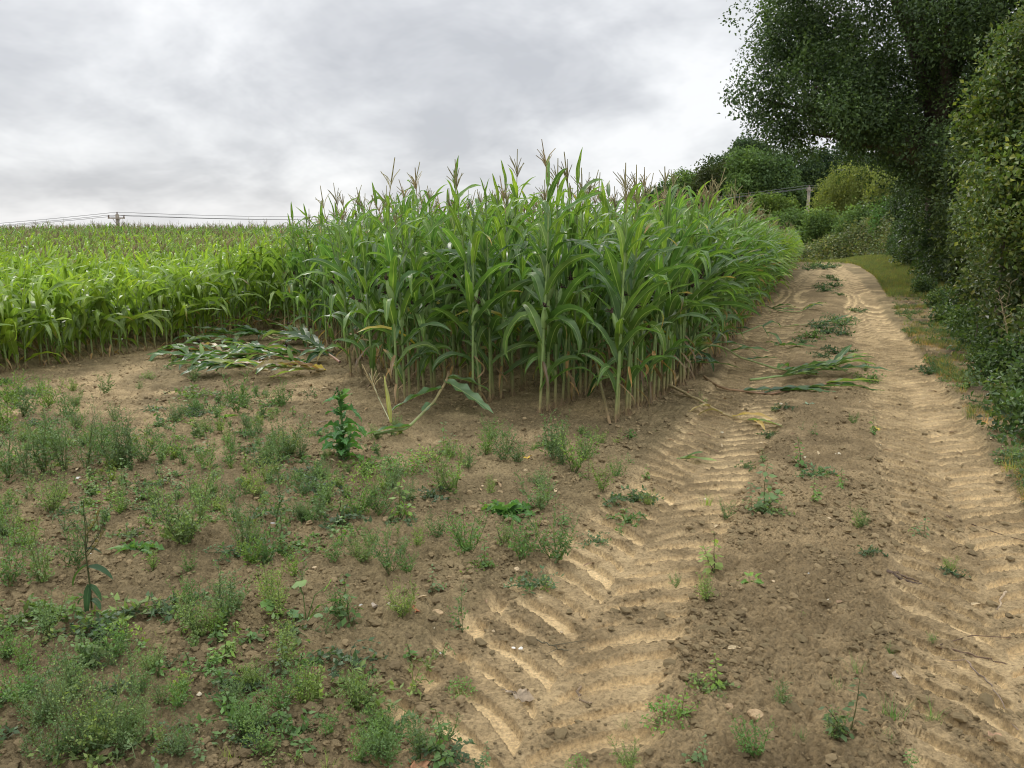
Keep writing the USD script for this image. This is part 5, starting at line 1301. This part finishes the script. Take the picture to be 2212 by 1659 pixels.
def dead_leaf(label, px, py, w, col, seed):
    xy = U(px, py); s1 = w * px_scale(xy)
    r_ = np.random.default_rng(seed)
    a = np.linspace(0, 2 * PI, 25)[:-1]
    rad = (1 + .28 * np.cos(a * 5 + .4) + .12 * np.cos(a * 11)) * np.where(np.abs(a - PI) < .3, .8, 1)
    rings = [np.zeros((1, 3))]
    for q in (.45, .8, 1.0):
        ring = np.stack([rad * np.cos(a) * q * .62, rad * np.sin(a) * q * .38, 0 * a], 1)
        ring[:, 2] = .22 * q ** 2 * np.cos(2 * a + seed) + .09 * r_.normal(size=24) * q + .12
        rings.append(ring)
    v = np.vstack(rings) * s1
    f = [[0, 1 + i, 1 + (i + 1) % 24] for i in range(24)]
    for k in (0, 1):
        for i in range(24):
            p, q = 1 + 24 * k + i, 1 + 24 * k + (i + 1) % 24
            f += [[p, p + 24, q + 24], [p, q + 24, q]]
    x = thing('dead_leaf', label, 'leaf', (xy[0], xy[1], gz(*xy) + .006), (0, 0, r_.uniform(-.5, .5)))
    c = np.repeat(np.array([col]), len(v), 0) * r_.uniform(.85, 1.15, (len(v), 1))
    Shape().add(v, f, c).build('blade', M_DRY, x)
    Shape().add(*tube(np.array([(-.55, 0, .12), (-.8, .05, .16), (-.95, .02, .1)]) * s1, np.array([.03, .022, .015]) * s1, 4), np.array(col) * .6).build('leaf_stalk', M_DRY, x)

DEADS = [('curled reddish dead leaf on the dark crumbly soil', 878, 1332, 38, (.42, .17, .085)), ('brown curled dead leaf at the bottom edge below the left rut', 908, 1643, 42, (.36, .19, .10)), ('pinkish dead leaf beside the small feathery weed at lower left', 680, 1450, 26, (.42, .22, .13)), ('small red dead leaf below the trailing weeds at left', 500, 1401, 18, (.40, .19, .11)),
         ('orange brown dead leaf left of the small red one', 465, 1413, 18, (.42, .26, .11)), ('pale pink dead leaf under the sprawling weed at bottom left', 535, 1522, 24, (.45, .28, .18)), ('grey papery dead leaf on the bare soil left of the reddish leaf', 826, 1322, 36, (.40, .34, .27)), ('orange dead leaf behind the tall thin weed at left', 540, 1176, 18, (.45, .19, .09)),
         ('yellow dead leaf among the weeds in front of the crop', 1138, 996, 14, (.62, .42, .07)), ('rust coloured dead leaf left of the thin weed', 600, 1128, 13, (.42, .17, .09)), ('brown dead leaf near the bottom right corner', 2155, 1590, 30, (.40, .25, .15)), ('greyish folded leaf lying between the ruts low down', 1930, 1470, 26, (.36, .29, .21)), ('crumpled grey brown leaf in the middle of the left rut', 1120, 1495, 44, (.27, .21, .14)),
         ('pale green leaf fragment lying between the ruts', 1748, 872, 16, (.20, .26, .16)), ('whitish leaf scrap between the ruts low down', 1780, 1310, 16, (.50, .46, .38)), ('pale dead leaf on the verge under the nettles', 2170, 838, 18, (.45, .36, .24)), ('second pale dead leaf on the verge, right of the first', 2196, 870, 16, (.45, .34, .2)), ('pinkish brown leaf by the trailing weed at the bottom', 790, 1545, 22, (.45, .27, .17)),
         ('yellow leaf by the small weed between the ruts', 1890, 918, 16, (.5, .36, .08)), ('brown dead leaf under the bright weed at the bottom', 1248, 1655, 24, (.42, .29, .18)), ('tan dead leaf left of the snapped green maize', 1480, 848, 14, (.40, .2, .11))]
for k, d_ in enumerate(DEADS):
    dead_leaf(*d_[:4], d_[4], 200 + k)

def twig(label, pts, r0=.005, col=(.13, .085, .055), side=()):
    P = px_line([(a, b, .012) for a, b in pts])
    o = P[0]
    d = np.linspace(0, 1, len(P)); t = np.linspace(0, 1, 4 * len(P))
    Q = np.stack([np.interp(t, d, P[:, k]) for k in range(3)], 1) + np.random.default_rng(len(pts) + int(pts[0][0])).normal(0, .004, (len(t), 3)) * [1, 1, .4]
    x = thing('twig', label, 'twig', o)
    Shape().add(*tube(Q - o, np.linspace(r0, r0 * .45, len(t)), 5, True), col).build('stem', M_BARK, x)
    for sp in side:
        S = px_line([(a, b, .014) for a, b in sp])
        Shape().add(*tube(S - o, np.linspace(r0 * .6, r0 * .3, len(S)), 4), col).build('side_shoot', M_BARK, x)

twig('long forked brown twig across the right rut near the bottom right corner', [(2024, 1390), (2090, 1404), (2150, 1421), (2225, 1440)], .0045, side=[[(2024, 1390), (2100, 1366), (2160, 1369), (2225, 1371)]])
twig('long thin grey twig running down the right rut towards the bottom right corner', [(2085, 1420), (2125, 1455), (2160, 1500), (2200, 1570)], .0035, (.20, .15, .11), side=[[(2085, 1420), (2060, 1422), (2032, 1420)]])
twig('long straight brown twig in the right rut at the right edge', [(2012, 1085), (2060, 1108), (2130, 1130), (2225, 1160)], .0045)
twig('short dark twig on the left rut with a withered green spray', [(1160, 1378), (1190, 1392), (1230, 1402), (1265, 1395)], .0032, (.10, .085, .05), side=[[(1190, 1392), (1235, 1385), (1270, 1380)], [(1205, 1398), (1180, 1410)]])
twig('crooked pale root lying on the right rut', [(2172, 1268), (2160, 1290), (2155, 1310)], .006, (.34, .26, .17))
twig('dark strip of bark lying between the ruts', [(1918, 1240), (1950, 1248), (1992, 1255)], .010, (.10, .07, .05))
twig('second strip of bark just above the first between the ruts', [(1932, 1236), (1960, 1240), (1985, 1248)], .007, (.13, .09, .06))
twig('short pale stick near the bottom edge left of the left rut', [(637, 1590), (675, 1578)], .006, (.40, .32, .22))
twig('thin dry stick lying on the verge opposite the long pale stalk', [(1985, 711), (2030, 706)], .006, (.42, .36, .22))
twig('curved root sticking out of the left rut at the bottom', [(1255, 1465), (1248, 1490), (1258, 1508), (1275, 1515)], .006, (.22, .16, .10))
twig('short dry stem fragment left of the sow thistle', [(688, 918), (712, 914)], .007, (.30, .23, .17))
